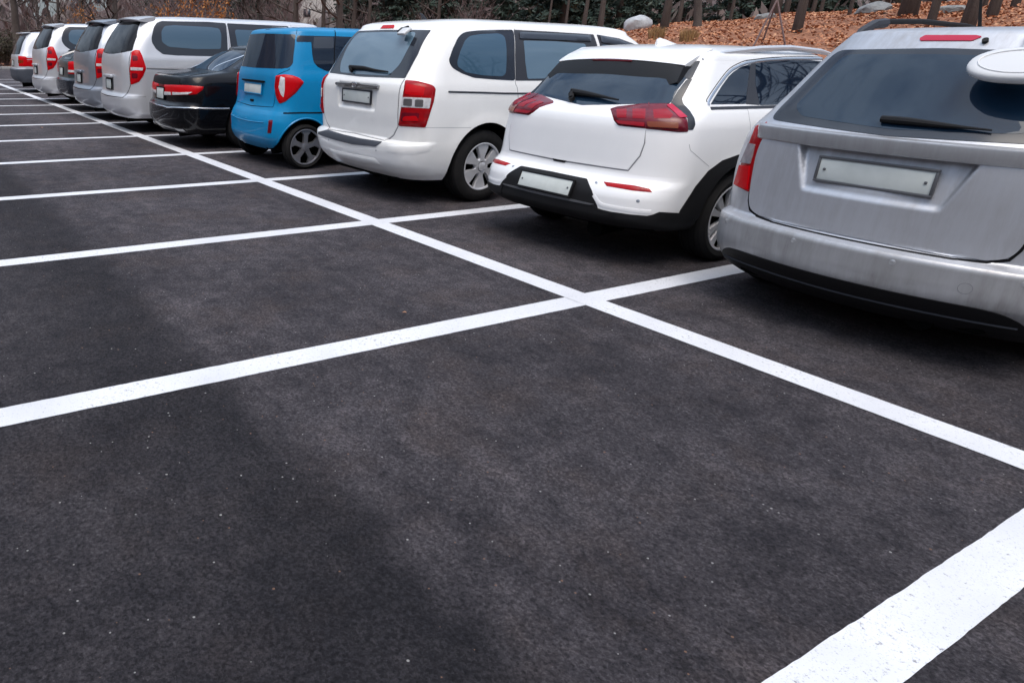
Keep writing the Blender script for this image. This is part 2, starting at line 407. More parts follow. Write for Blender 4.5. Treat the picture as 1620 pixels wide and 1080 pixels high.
        v2, fcs = r[0], r[2]
        top = []; nr_ = []; low = []
        orig = r[3]
        for i, q in enumerate(v2):
            h, nn = s.cast(mode, q[0], q[1]); d = dist(np.array(q))/k if bulge else 0
            if disp: h = h+Vector((0, disp(h.x, h.z), 0))
            top.append(h+nn*(off+bulge*(1-math.exp(-d/bk)))); nr_.append(nn); low.append(h+nn*(off-thick))
        F = []
        for f in fcs:
            a, b, c = [top[i] for i in f[:3]]
            F.append(list(f) if (b-a).cross(c-a).dot(nr_[f[0]]) > 0 else list(f)[::-1])
        # rim
        ed = {}
        for f in F:
            for i in range(len(f)): ed[(f[i], f[(i+1) % len(f)])] = 1
        rim = [e for e in ed if (e[1], e[0]) not in ed]
        nv = len(top); VV = list(top); mp = {}
        for a, b in rim:
            for q in (a, b):
                if q not in mp: mp[q] = (len(VV), len(VV)+1); VV += [top[q], low[q]]
        nf = len(F)
        for a, b in rim: F.append([mp[b][0], mp[a][0], mp[a][1], mp[b][1]])
        objs = []
        for sg in ((1, -1) if mirror else (1,)):
            vv = [(p.x*sg, p.y, p.z) for p in VV]; ff = F if sg > 0 else [q[::-1] for q in F]
            me = mesh(name, vv, ff, True)
            me.polygons.foreach_set('use_smooth', [i < nf for i in range(len(ff))])
            if not bulge and not disp:
                cn = [(q.x*sg, q.y, q.z) for q in nr_]+[(0, 0, 0)]*(len(vv)-nv)
                me.normals_split_custom_set_from_vertices(cn)
            o = link(name, me, m, parent[0 if sg > 0 else 1] if isinstance(parent, (list, tuple)) else (parent or s.root))
            if label: o['label'] = label
            objs.append(o)
        return objs
    def ribbon(s, name, line, mode, m='gap', width=.006, off=.0012, mirror=False, parent=None, thick=.004, res=.02, bulge=0, smooth=True):
        """a narrow strip laid along a line on the body: seams, mouldings, gap shadows"""
        P3 = []
        if mode == 'px':
            tot = sum((s.at(*line[i])-s.at(*line[i+1])).length for i in range(len(line)-1)); px = sum(math.dist(line[i], line[i+1]) for i in range(len(line)-1)); st = res*px/max(tot, .01)
        else: st = res
        L_ = catmull(line) if smooth and len(line) > 2 else line
        L_ = resample(L_, st, closed=False)
        hs = [s.cast(mode, a, b) for a, b in L_]
        v = []
        for i, (h, nn) in enumerate(hs):
            t = hs[min(i+1, len(hs)-1)][0]-hs[max(i-1, 0)][0]
            t = t.normalized() if t.length > 1e-6 else Vector((0, 0, 1)); sd_ = nn.cross(t).normalized()*width*.5
            v += [h+sd_+nn*(off-thick), h+sd_+nn*off, h+nn*(off+bulge), h-sd_+nn*off, h-sd_+nn*(off-thick)]
        f = []
        for i in range(len(hs)-1):
            for k in range(4): f.append([i*5+k, i*5+k+1, (i+1)*5+k+1, (i+1)*5+k])
        f += [[0, 1, 2, 3, 4], [5*(len(hs)-1)+k for k in (4, 3, 2, 1, 0)]]
        objs = []
        for sg in ((1, -1) if mirror else (1,)):
            mb = MB(); mb.add([(p.x*sg, p.y, p.z) for p in v], f)
            objs.append(mb.make(name, m, parent[0 if sg > 0 else 1] if isinstance(parent, (list, tuple)) else (parent or s.root)))
        return objs

def catmull(P, n=6):
    out_ = []
    for i in range(len(P)-1):
        p0, p1, p2, p3 = [np.array(P[max(0, min(len(P)-1, j))], float) for j in (i-1, i, i+1, i+2)]
        for k in range(n):
            t = k/n; out_.append(tuple(.5*((2*p1)+(-p0+p2)*t+(2*p0-5*p1+4*p2-p3)*t*t+(-p0+3*p1-3*p2+p3)*t**3)))
    return out_+[tuple(P[-1])]
def resample(P, st, closed=True):
    out_ = []; n = len(P)
    for i in range(n if closed else n-1):
        a, b = np.array(P[i], float), np.array(P[(i+1) % n], float); d = np.linalg.norm(b-a); k = max(1, int(round(d/st)))
        for j in range(k): out_.append(tuple(a+(b-a)*j/k))
    if not closed: out_.append(tuple(P[-1]))
    return out_
def roundpoly(P, r):
    """round the corners; a vertex may carry its own radius factor as a third value"""
    if r <= 0: return [(p[0], p[1]) for p in P]
    out_ = []; n = len(P)
    for i in range(n):
        a, b, c = [np.array(P[j % n][:2], float) for j in (i-1, i, i+1)]
        rr = r*(P[i][2] if len(P[i]) > 2 else 1)
        da, dc = np.linalg.norm(a-b), np.linalg.norm(c-b); q = min(rr, da*.48, dc*.48)
        if q < 1e-5: out_.append(tuple(b)); continue
        p0, p1 = b+(a-b)/da*q, b+(c-b)/dc*q
        for k in range(6):
            t = k/5; out_.append(tuple((1-t)**2*p0+2*t*(1-t)*b+t*t*p1))
    return out_

# ------------------------------------------------------------------ wheels
def wheel_meshes(r, wd, rim, style, kind):
    """tyre and rim meshes about the x axis, outer face at +x = 0"""
    t = MB(); h = wd
    prof = [(rim-.005, -h+.01), (rim+.02, -h-.004), (rim+.5*(r-rim), -h-.010), (r-.03, -h+.000), (r-.010, -h+.015), (r-.002, -h+.035)]
    for g in (.25, .5, .75):
        x = -h+h*g; prof += [(r, x-.008), (r-.008, x-.006), (r-.008, x+.006), (r, x+.008)]
    prof += [(r-.002, -.035), (r-.010, -.015), (r-.03, -.002), (rim+.5*(r-rim), .010), (rim+.025, .007), (rim+.018, .003), (rim+.008, .002), (rim-.005, -.006)]
    t.lathe(prof, 64)
    tm = mesh('tyre', t.v, t.f, True, 30)
    b = MB()   # dish: dark barrel behind the spokes
    b.lathe([(rim, -.004), (rim-.012, -.016), (rim-.02, -.10), (.08, -.11), (.0, -.11)], 48)
    bm_ = mesh('drum', b.v, b.f, True, 30)
    s = MB()
    s.lathe([(rim+.004, -.004), (rim+.003, .002), (rim-.004, .004), (rim-.013, .000), (rim-.016, -.02), (rim-.005, -.03)], 64)   # lip
    def spoke(a0, pr, d0=-.02, d1=-.012, bev=.006):
        R = Matrix.Rotation(a0, 3, 'X'); n = len(pr)
        c = np.mean(np.array(pr), 0)
        lo_ = [R @ Vector((-.05, p, q)) for p, q in pr]; mi = [R @ Vector((d0-.012+(d1-d0)*0, p, q)) for p, q in pr]
        hi_ = [R @ Vector((d0+(d1-d0)*(1-abs(p)/rim), p*.992+c[0]*.008, q+(c[1]-q)*.09)) for p, q in pr]
        v = lo_+mi+hi_; f = [[2*n+i for i in range(n)]]
        for L0 in (0, n): f += [[L0+i, L0+(i+1) % n, L0+n+(i+1) % n, L0+n+i] for i in range(n)]
        s.add(v, f)
    if style == 'six':        # six stubby petal spokes, ring of nuts, round cap
        for k in range(6):
            spoke(k*math.pi/3+math.pi/6, [(.055, -.026), (.10, -.030), (rim*.62, -.052), (rim*.80, -.070), (rim-.012, -.078), (rim-.008, 0), (rim-.012, .078), (rim*.80, .070), (rim*.62, .052), (.10, .030), (.055, .026)], -.014, -.004)
        s.lathe([(.085, -.045), (.085, -.020), (.075, -.014), (.050, -.014)], 36)
        s.lathe([(.045, -.02), (.043, .002), (.030, .008), (.0, .009)], 28)
        for k in range(6):
            a = k*math.pi/3; s.lathe([(.011, -.02), (.011, -.006), (.0, -.004)], 8, c=(0, .064*math.cos(a), .064*math.sin(a)))
    elif style == 'five':     # five broad spokes that fork at the rim
        for k in range(5):
            spoke(k*2*math.pi/5+.25, [(.03, -.034), (.09, -.030), (rim*.66, -.032), (rim-.012, -.088), (rim-.005, -.05), (rim-.003, 0), (rim-.005, .05), (rim-.012, .088), (rim*.66, .032), (.09, .030), (.03, .034)], -.014, -.006)
        s.lathe([(.05, -.03), (.05, -.006), (.034, .000), (.0, .001)], 28)
    elif style == 'ten':      # paired slim spokes
        for k in range(5):
            for e in (-.24, .24):
                spoke(k*2*math.pi/5+e+.1, [(.04, -.012), (rim*.6, -.022), (rim-.008, -.036), (rim-.008, .036), (rim*.6, .022), (.04, .012)], -.012, -.022)
        s.lathe([(.060, -.04), (.060, -.014), (.036, -.006), (.0, -.005)], 28)
    bm = bmesh.new(); sm0 = mesh('x', s.v, s.f); bm.from_mesh(sm0); bmesh.ops.recalc_face_normals(bm, faces=bm.faces); bm.to_mesh(sm0); bm.free()
    sm0.polygons.foreach_set('use_smooth', [True]*len(sm0.polygons)); sm0.set_sharp_from_angle(angle=math.radians(28)); sm0.name = 'wheel_rim'
    return tm, bm_, sm0
_wcache = {}
def add_wheels(car, wd, rim, style, alloy='alloy', face=None):
    for wh in car.wheels:
        key = (wh['r'], wd, rim, style, alloy)
        if key not in _wcache:
            tm, dm, sm0 = wheel_meshes(wh['r'], wd, rim, style, None)
            tm.materials.append(MT['rubber']); dm.materials.append(MT['dark']); sm0.materials.append(MT[alloy]); _wcache[key] = (tm, dm, sm0)
        tm, dm, sm0 = _wcache[key]
        for sg in (1, -1):
            o = bpy.data.objects.new('wheel', tm); COL.objects.link(o); o.parent = car.root; o.location = (sg*wh['x'], wh['y'], wh['r'])
            if sg < 0: o.rotation_euler = (0, 0, math.pi)
            else: o.rotation_euler = (wh.get('rot', 0), 0, 0)
            for nm, me in (('brake_drum', dm), ('rim', sm0)):
                c = bpy.data.objects.new(nm, me); COL.objects.link(c); c.parent = o

def underbody(car, x=.62, z0=.20, z1=.36, y0=.22):
    b = MB(); b.box((0, car.L*.5, (z0+z1)/2), (2*x, car.L-2*y0, z1-z0), bev=.04)
    b.tube([(.35, .5, .24), (.35, .22, .22)], .07, 12); b.tube([(-.5, 1.0, .25), (.5, 1.0, .25)], .05, 10)
    b.make('underbody', 'dark', car.root)

MT['silvertrim'] = dirty(mat('dusty_silver_trim', (.5, .51, .53), .34, metal=.6, coat=.4, coatrough=.1), (.42, .43, .45), (.25, .245, .25))
MT['gloss'] = mat('black_gloss_panel', (.014, .017, .023), .22, ior=1.5)
MT['darkgloss'] = mat('black_spoiler_face', (.005, .005, .006), .5, spec=.3)
MT['whiteplastic'] = mat('white_plastic', (.60, .61, .62), .35, coat=.3)
MT['seamlight'] = mat('light_seam', (.42, .43, .45), .7)
MT['seamgrey'] = mat('grey_seam', (.20, .205, .22), .7)
MT['chromesoft'] = mat('satin_chrome', (.70, .71, .73), .22, metal=1.)
MT['chromedk'] = mat('dark_chrome', (.30, .30, .31), .25, metal=1.)
MT['smoke'] = mat('smoked_acrylic', (.035, .042, .055), .12, ior=1.6)
MT['railsilver'] = mat('satin_roof_rail', (.66, .68, .71), .35, metal=.5)
MT['skid'] = mat('dark_skid_plate', (.055, .057, .062), .45, metal=.3)
MT['cell'] = mat('lamp_reflector_cell', (.16, .155, .16), .3, metal=.5)
MT['lensgrey'] = mat('smoky_clear_lens', (.36, .335, .36), .18, metal=.2, coat=.4, noise=(22, (.24, .22, .24), 2, (1, 1, .5)))
def car_niro():
    wh = [dict(y=1.02, r=.332, arch=.395, x=.89, dz=.01), dict(y=3.62, r=.332, arch=.39, x=.89, dz=.01)]
    c = Car('parked_car', 'white crossover', 'car', (-3.45, .66, 0), 0, 'white', 4.355,
        [(.27, .14), (.31, .05), (.37, .0), (.50, .01), (.585, .055), (.63, .115), (.66, .128), (.80, .145), (.95, .165), (1.04, .20), (1.085, .285), (1.25, .44), (1.42, .62)],
        [(.27, .83), (.32, .88), (.42, .90), (.60, .905), (.80, .90), (.98, .888), (1.08, .85), (1.13, .815), (1.42, .66)],
        [(.27, 4.25), (.45, 4.355), (.70, 4.31), (.85, 4.15), (.95, 3.7), (1.05, 3.3), (1.42, 2.4)],
        1.42, 1.535, [(.2, .40), (1.0, .36), (1.42, .25)], [(.2, .34), (1.0, .30), (1.42, .2)], .09, wh, seam=(.66, 1.0), low=.352)
    add_wheels(c, .205, .2446, 'ten'); underbody(c, .58, .27, .40, .55)
    return c
def car_carnival():
    wh = [dict(y=1.0, r=.36, arch=.435, x=.955), dict(y=4.02, r=.36, arch=.425, x=.955)]
    def dfm(V):                                                        # room for the number-plate recess
        x, y, z = np.abs(V[:, :, 0]), V[:, :, 1], V[:, :, 2]
        V[:, :, 1] += .05*sstep(.48, .43, x)*sstep(.80, .84, z)*sstep(1.14, 1.10, z)*(y < .6)
        return V
    c = Car('parked_car', 'white minivan', 'car', (-6.05, .52, 0), 0, 'pearl', 5.13,
        [(.24, .2), (.31, .10), (.40, .03), (.55, .0), (.600, .012), (.615, .05), (.625, .075), (.70, .07), (.9, .055), (1.05, .055), (1.13, .07), (1.18, .10), (1.63, .375), (1.65, .40)],
        [(.24, .87), (.32, .93), (.45, .975), (.6, .992), (.8, .99), (1.0, .985), (1.12, .968), (1.2, .945), (1.64, .76), (1.65, .75)],
        [(.24, 5.0), (.5, 5.13), (.8, 5.02), (.95, 4.8), (1.05, 4.5), (1.1, 4.35), (1.65, 3.32)],
        1.65, 1.765, .26, .30, .06, wh, seam=(.775, 1.0), deform=dfm)
    add_wheels(c, .225, .235, 'six'); underbody(c)
    return c
def car_ray():
    wh = [dict(y=.47, r=.278, arch=.345, x=.79), dict(y=2.99, r=.278, arch=.34, x=.79)]
    c = Car('parked_car', 'blue box car', 'car', (-8.45, .41, 0), 0, 'blue', 3.595,
        [(.22, .12), (.30, .04), (.40, .0), (.55, .0), (.65, .03), (.72, .075), (.80, .10), (.95, .115), (1.1, .125), (1.2, .15), (1.62, .26)],
        [(.22, .73), (.35, .775), (.5, .797), (.8, .797), (1.05, .79), (1.2, .755), (1.58, .66), (1.62, .64)],
        [(.22, 3.5), (.5, 3.595), (.8, 3.55), (.95, 3.3), (1.1, 2.95), (1.62, 2.3)],
        1.62, 1.70, .25, .27, .06, wh, seam=(.70, .46))
    add_wheels(c, .165, .217, 'five', 'alloydk'); underbody(c, .55)
    return c
def car_sedan():
    wh = [dict(y=1.12, r=.33, arch=.37, x=.90), dict(y=3.9, r=.33, arch=.37, x=.90)]
    c = Car('parked_car', 'black sedan', 'car', (-10.7, -.06, 0), 0, 'black', 4.87,
        [(.22, .15), (.3, .05), (.45, 0), (.585, .0), (.62, .02), (.66, .06), (.8, .075), (.95, .095), (1.02, .12), (1.04, .18), (1.07, .42), (1.095, .62), (1.12, .70), (1.38, 1.25), (1.40, 1.31)],
        [(.22, .85), (.3, .9), (.45, .925), (.7, .93), (.9, .91), (1.02, .86), (1.09, .80), (1.12, .775), (1.38, .63), (1.40, .61)],
        [(.22, 4.75), (.5, 4.87), (.7, 4.82), (.85, 4.5), (1.0, 3.6), (1.08, 3.35), (1.40, 2.4)],
        1.40, 1.475, .42, .32, .12, wh, seam=(.62, 1.1))
    add_wheels(c, .215, .21, 'ten'); underbody(c)
    return c
def car_van(x=-13.1, y=-.2, paint='vansilver', label='van'):
    wh = [dict(y=1.1, r=.335, arch=.39, x=.93), dict(y=4.3, r=.335, arch=.39, x=.93)]
    c = Car('parked_van', label, 'van', (x, y, 0), 0, paint, 5.125,
        [(.25, .12), (.32, .04), (.45, 0), (.58, 0), (.63, .03), (.66, .05), (.8, .06), (1.1, .07), (1.25, .09), (1.32, .11), (1.8, .40), (1.82, .42)],
        [(.25, .88), (.35, .94), (.6, .96), (1.0, .96), (1.2, .945), (1.3, .92), (1.8, .74), (1.82, .72)],
        [(.25, 5.0), (.5, 5.125), (.8, 5.05), (1.0, 4.85), (1.15, 4.65), (1.82, 4.05)],
        1.82, 1.925, .30, .35, .07, wh, seam=(.64, 1.1))
    add_wheels(c, .215, .21, 'six'); underbody(c)
    return c
def car_carens():
    wh = [dict(y=.96, r=.325, arch=.375, x=.885), dict(y=3.66, r=.325, arch=.375, x=.885)]
    def dfm(V):                                                        # room for the number-plate recess of the tailgate
        x, y, z = np.abs(V[:, :, 0]), V[:, :, 1], V[:, :, 2]
        V[:, :, 1] += .075*sstep(.50, .44, x)*sstep(.70, .76, z)*sstep(1.05, 1.0, z)*(y < .6)
        return V
    c = Car('parked_car', 'silver mpv', 'car', (-1.31, .58, 0), 0, 'dirtysilver', 4.545,
        [(.18, .22), (.24, .12), (.32, .045), (.37, .012), (.45, .0), (.53, .0), (.548, .012), (.562, .075), (.575, .09), (.70, .095), (.99, .105), (1.07, .125), (1.10, .155), (1.5, .44), (1.57, .50)],
        [(.18, .80), (.26, .845), (.40, .868), (.55, .874), (.62, .888), (.80, .903), (1.0, .88), (1.09, .84), (1.15, .80), (1.5, .63), (1.57, .59)],
        [(.18, 4.45), (.45, 4.545), (.70, 4.49), (.85, 4.3), (.98, 3.8), (1.08, 3.4), (1.57, 2.4)],
        1.57, 1.625, [(.18, .36), (.55, .34), (.6, .26), (1.1, .24), (1.57, .25)], .27, [(.18, .20), (1.05, .20), (1.2, .13), (1.57, .11)], wh, seam=(.548, .96), dz=.014, deform=dfm)
    add_wheels(c, .205, .21, 'six'); underbody(c)
    c.bumper.data.materials[0] = MT['dirtybumper']
    return c
# ------------------------------------------------------------------ shared car parts
def Z(x0, y0, s): return lambda pts: [(x0+p[0]*s, y0+p[1]*s)+tuple(p[2:]) for p in pts]
def half(c, pts, ztop=None, zbot=None):
    """pixels of one half of the tail -> (|x|, z) outline, closed on the centre line"""
    q = [c.at(u, v) for u, v, *_ in pts]; q = [(abs(p.x), p.z) for p in q]
    return ([(0, ztop if ztop is not None else q[0][1])]+q+[(0, zbot if zbot is not None else q[-1][1])])
def loc_side(c, pts): return [(p.y, p.z) for p in (c.at(u, v) for u, v, *_ in pts)]
def plate(c, z, w_=.52, h_=.11, frame='brushed', tilt=None, off=.012, x=0, bolts=True):
    h, n = c.cast('rear', x, z); n = Vector((0, n.y, n.z)).normalized()
    if tilt is not None: n = Vector((0, -math.cos(tilt), math.sin(tilt)))
    up = Vector((1, 0, 0)).cross(-n).normalized()
    if up.z < 0: up = -up
    R = Matrix((Vector((1, 0, 0)), -n, up)).transposed(); p = h+n*off
    f = MB(); b = .014
    for cx, cz, sx, sz in ((0, h_/2+b/2, w_+2*b, b), (0, -h_/2-b/2, w_+2*b, b), (w_/2+b/2, 0, b, h_), (-w_/2-b/2, 0, b, h_)):
        f.box(R @ Vector((cx, 0, cz))+p, (sx, .018, sz), R, .003)
    f.box(R @ Vector((0, .012, 0))+p, (w_+.01, .02, h_+.01), R)
    m = MB(); m.box(p, (w_, .006, h_), R, .002)
    po = m.make('licence_plate', 'plate', c.root)
    f.make('plate_frame', frame, po)
    if bolts:
        for sg in (-1, 1):
            bt = MB(); q = R @ Vector((sg*(w_/2-.028), -.005, 0))+p
            bt.box(q, (.014, .008, .014), R, .004); bt.make('plate_bolt', 'brushed', po)
    return po
def disc_px(c, name, u, v, r, m, mirror=True, bulge=.003):
    h = c.at(u, v); h2 = c.at(u+3, v); k = 3/max((h2-h).length, .002); h3 = c.at(u, v+3); kv = 3/max((h3-h).length, .002)
    k = min(k, 400); kv = min(kv, 400)
    return c.patch(name, [(u+k*r*math.cos(a*math.pi/8), v+kv*r*math.sin(a*math.pi/8)) for a in range(16)], 'px', m, .0005, .004, bulge, res=r*.6, mirror=mirror, bk=r*.5)
def disc(c, name, x, z, r, m, bulge=.004, mirror=True, parent=None):
    return c.patch(name, [(x+r*math.cos(a*math.pi/9), z+r*math.sin(a*math.pi/9)) for a in range(18)], 'rear', m, .0005, .004, bulge, res=r*.5, mirror=mirror, bk=r*.5, parent=parent)
def wiper(c, pts, mode='px', r=(.016, .014, .009, .006), off=.022, hub=True):
    q = [c.cast(mode, a, b) for a, b in pts]; P = [h+n*off for h, n in q]
    Ls = [P[0]]
    for a, b in zip(P[:-1], P[1:]): Ls += [a.lerp(b, t) for t in (.33, .66, 1)]
    n_ = len(Ls); rs = [np.interp(i/(n_-1), np.linspace(0, 1, len(r)), r) for i in range(n_)]
    m = MB(); m.tube(Ls, rs, 8)
    if hub:
        h, n = q[0]; m.tube([h-n*.01, h+n*.035], .022, 14)
    return m.make('wiper', 'plastic', c.root)
def front_end(c, cowl, top, xw, hz=(.62, .80), lights=True):
    z0, z1 = cowl, top
    c.patch('windscreen', [(0, z1), (xw[1], z1), (xw[0], z0), (0, z0)], 'front', 'glass', .002, res=.06, rnd_=.05, sym=True)
    h = hz
    c.patch('headlight', [(.42, h[0]), (.80, h[0]+.03), (.82, h[1]+.03), (.45, h[1]-.02)], 'front', 'headl', .002, bulge=.012, res=.05, rnd_=.03, mirror=True)
    c.patch('grille', [(0, h[1]-.03), (.34, h[1]-.04), (.30, h[0]-.02), (0, h[0]-.02)], 'front', 'plastic', .002, res=.06, rnd_=.02, sym=True)
    c.patch('front_plate', [(0, h[0]-.10), (.26, h[0]-.10), (.26, h[0]-.21), (0, h[0]-.21)], 'front', 'plate', .006, res=.06, sym=True)
def wing_mirror(c, y, z):
    for sg in (1, -1):
        h, n = c.cast('side', y, z); b = MB()
        bm = bmesh.new(); bmesh.ops.create_uvsphere(bm, u_segments=16, v_segments=10, radius=1)
        M_ = Matrix.Translation(Vector((sg*(h.x+.13), y-.02, z+.05))) @ Matrix.Diagonal((.115, .06, .085, 1)); bmesh.ops.transform(bm, matrix=M_, verts=bm.verts)
        bm.verts.index_update(); b.add([v.co[:] for v in bm.verts], [[v.index for v in f.verts] for f in bm.faces]); bm.free()
        b.tube([(sg*(h.x-.01), y, z), (sg*(h.x+.08), y-.01, z+.03)], .028, 8)
        b.make('wing_mirror', c.paint, c.root, 60)
def handles(c, ys, z, m=None):
    for y in ys:
        for sg in (1, -1):
            h, n = c.cast('side', y, z); b = MB()
            b.box((sg*(h.x+.026), y, z), (.018, .20, .028), None, .008); 
            for e in (-.085, .085): b.box((sg*(h.x+.010), y+e, z), (.03, .025, .022), None, .004)
            b.make('door_handle', m or c.paint, c.root)

# ------------------------------------------------------------------ silver car nearest the camera
def detail_carens(c):
    S1, S2, S3, S4, S5, S6 = Z(1140, 30, .148148), Z(1380, 30, .148148), Z(1140, 190, .148148), Z(1380, 190, .148148), Z(1140, 350, .148148), Z(1380, 350, .19449)
    gh = half(c, S1([(1258, 338), (860, 730), (530, 1070)]), 1.505, 1.088)
    g = c.patch('rear_window', gh, 'rear', 'frit', .003, sym=True, rnd_=.05, res=.03)[0]
    k = half(c, S1([(1330, 385), (930, 800), (800, 930), (860, 1040)]), 1.475, 1.118)
    c.patch('glass_pane', k, 'rear', 'rearglass', .0045, .003, sym=True, rnd_=.05, res=.03, parent=g)
    th = half(c, S3([(450, 233, 1), (392, 345, 1), (333, 650, 1), (308, 850, 1), (322, 945, 1), (400, 1012, 1), (560, 1076, 1)]), .990, .574)
    th[0] = (0, 1.03); th[1] = (th[1][0], 1.03)+tuple(th[1][2:])
    def scoop(x, z):
        t = min(max((z-.766)/.224, 0), 1); hw = .328+.077*t; e = .5*(1-t)
        return float(sstep(0, .030, hw-abs(x))*sstep(.760, .792, z))*(.014+.038*t)
    tg = c.patch('tailgate', th, 'rear', 'dirtysilver', .006, .012, sym=True, rnd_=.06, res=.0105, disp=scoop)[0]
    gp = S3([(452, 226), (388, 345), (329, 650), (303, 850), (316, 950), (398, 1018), (560, 1082)])
    gl = [(-a, b-.004) for a, b in half(c, gp)[1:-1]]
    c.ribbon('panel_gap', gl+[(-a, b) for a, b in gl[::-1]], 'rear', 'gap', .014, .0022, smooth=False)
    # ledge over the number plate
    tb = MB(); v = []; f = []; n = 44; sec = [(.03, 1.087), (-.026, 1.083), (-.034, 1.078), (-.037, 1.070), (-.030, 1.010), (-.024, 1.003), (.03, 1.000)]
    for k in range(n+1):
        x = -.722+1.444*k/n; h, nn = c.cast('rear', x, 1.05); e = min(1., (.722-abs(x))/.03+.25)
        v += [(x, h.y+(a if a > 0 else a*e), z) for a, z in sec]
    for k in range(n):
        for i in range(7): f.append([k*7+i, k*7+(i+1) % 7, (k+1)*7+(i+1) % 7, (k+1)*7+i])
    f += [list(range(7)), [n*7+i for i in range(7)][::-1]]
    tb.add(v, f); tb.make('tailgate_trim', 'silvertrim', c.root, 28)
    for sg in (1, -1): pass
    tl = c.patch('taillight', S3([(505, 14), (468, 38), (375, 62), (332, 180), (285, 300), (228, 450), (148, 692), (308, 772), (334, 640), (385, 380), (446, 215), (468, 60)]), 'px', 'lens', .003, .02, .012, res=.022, rnd_=.012, mirror=True)
    c.patch('reversing_lamp', S3([(322, 250), (388, 262), (332, 470), (236, 452)]), 'px', 'lensgrey', .017, .01, .002, res=.02, rnd_=.006, mirror=True, parent=tl)
    c.patch('brake_lamp', S3([(225, 480), (330, 492), (300, 745), (165, 685)]), 'px', 'lensbr', .0165, .01, .002, res=.02, rnd_=.006, mirror=True, parent=tl)
    c.patch('bumper_insert', [(0, .362), (.60, .362, 1), (.675, .352, 1), (.735, .315, 1), (.79, .235, 1), (.80, .185, 1), (0, .182)], 'rear', 'plastic', .004, .012, sym=True, rnd_=.05, res=.028)
    c.ribbon('insert_ridge', [(-.72, .285), (-.5, .283), (0, .28), (.5, .283), (.72, .285)], 'rear', 'pillar', .010, .005, bulge=.006)
    for x in (.24, .71): disc(c, 'parking_sensor', x, .508, .014, 'silver')
    c.ribbon('tow_eye_cover', [(.53+.026*math.cos(a*math.pi/10), .447+.026*math.sin(a*math.pi/10)) for a in range(21)], 'rear', 'seamgrey', .002, .001, smooth=False, res=.006)
    plate(c, .893, frame='brushed', off=-.024)
    c.patch('high_brake_light', [(-.115, 1.567), (.10, 1.566), (.128, 1.560), (.10, 1.540), (-.12, 1.540), (-.13, 1.552)], 'rear', 'lenspk', .004, .01, .004, res=.02, rnd_=.008)
    wiper(c, [(1396, 192), (1440, 196), (1500, 203), (1569, 210)], r=(.017, .019, .017, .013, .007, .004), off=.020, hub=False)
    for sg in (1, -1):
        b = MB(); P = [(.592, .80, 1.545), (.60, .88, 1.60), (.605, 1.02, 1.645), (.605, 1.14, 1.655)]
        b.tube([(sg*x, y, z) for x, y, z in P], [.012, .022, .028, .028], 8)
        rl = MB(); rl.tube([(sg*.605, 1.10, 1.662), (sg*.61, 1.6, 1.680), (sg*.60, 2.2, 1.672), (sg*.58, 2.72, 1.63)], [.016, .016, .016, .012], 8)
        ro = rl.make('roof_rail', 'plastic', c.root); b.make('rail_foot', 'pillar', ro)
        rf = MB(); rf.tube([(sg*.585, 2.6, 1.60), (sg*.58, 2.74, 1.625)], .022, 8); rf.make('rail_foot', 'pillar', ro)
    a = MB(); a.tube([(-.25, 1.48, 1.600), (-.25, 1.46, 1.635)], [.05, .018], 14); a.tube([(-.25, 1.46, 1.63), (-.255, 1.36, 1.80), (-.26, 1.24, 2.0)], [.010, .006, .004], 8)
    a.make('antenna', 'plastic', c.root)
    b = MB(); h, n = c.cast('rear', .152, 1.537); b.tube([h-n*.005, h+n*.016], .013, 12); b.make('washer_nozzle', 'plastic', c.root)
    # round parking mirror on an arm at the top of the tailgate
    mb = MB(); R = Matrix.Rotation(math.radians(40), 3, 'X')
    ctr = Vector((.385, .26, 1.452)); n = 40
    prof = [(0, .0), (.80, .0), (.93, -.003), (.985, -.010), (1, -.02), (.985, -.032), (.93, -.042), (.5, -.05), (0, -.052)]
    v = []; f = []
    for k in range(n):
        a = 2*math.pi*k/n; ca, sa = math.cos(a), math.sin(a)
        ex = .195*math.copysign(abs(ca)**.85, ca); ey = .106*math.copysign(abs(sa)**.85, sa)
        for r, hh in prof: v.append(ctr+R @ Vector((ex*r, ey*r, hh)))
    m_ = len(prof)
    for k in range(n):
        for i in range(m_-1): f.append([k*m_+i, k*m_+i+1, ((k+1) % n)*m_+i+1, ((k+1) % n)*m_+i])
    mb.add(v, f)
    pm = mb.make('parking_mirror', 'whiteplastic', c.root, 40)
    rim = MB(); rim.tube([ctr+R @ Vector((.155*math.cos(2*math.pi*k/32), .076*math.sin(2*math.pi*k/32), .001)) for k in range(33)], .003, 6)
    rim.make('mirror_rim', 'whiteplastic', pm)
    ar = MB(); ar.tube([(.30, .52, 1.56), (.32, .47, 1.56), (.34, .40, 1.50)], [.018, .016, .016], 10); ar.make('mirror_arm', 'whiteplastic', pm)
    gm_ = MB(); gm_.prism([(.16*math.cos(2*math.pi*k/30), .09*math.sin(2*math.pi*k/30)) for k in range(30)], 'z', -.0545, -.051, R, ctr); gm_.make('mirror_glass', 'frit', pm)
    # flanks
    c.patch('side_window', [(.62, 1.13), (.80, 1.12), (1.45, 1.08), (1.50, 1.47), (1.05, 1.47)], 'side', 'glass', .002, rnd_=.04, mirror=True)
    c.patch('side_window', [(1.56, 1.075), (2.32, 1.05), (2.36, 1.49), (1.60, 1.475)], 'side', 'glass', .002, rnd_=.03, mirror=True)
    c.patch('side_window', [(2.42, 1.045), (3.1, 1.03), (2.62, 1.44), (2.46, 1.48)], 'side', 'glass', .002, rnd_=.03, mirror=True)
    for y in (1.53, 2.39, 3.25): c.ribbon('door_seam', [(y, 1.04), (y+.02, .7), (y-.02, .32)], 'side', mirror=True)
    handles(c, (1.68, 2.52), .90); wing_mirror(c, 3.05, 1.02); front_end(c, 1.08, 1.50, (.66, .52))

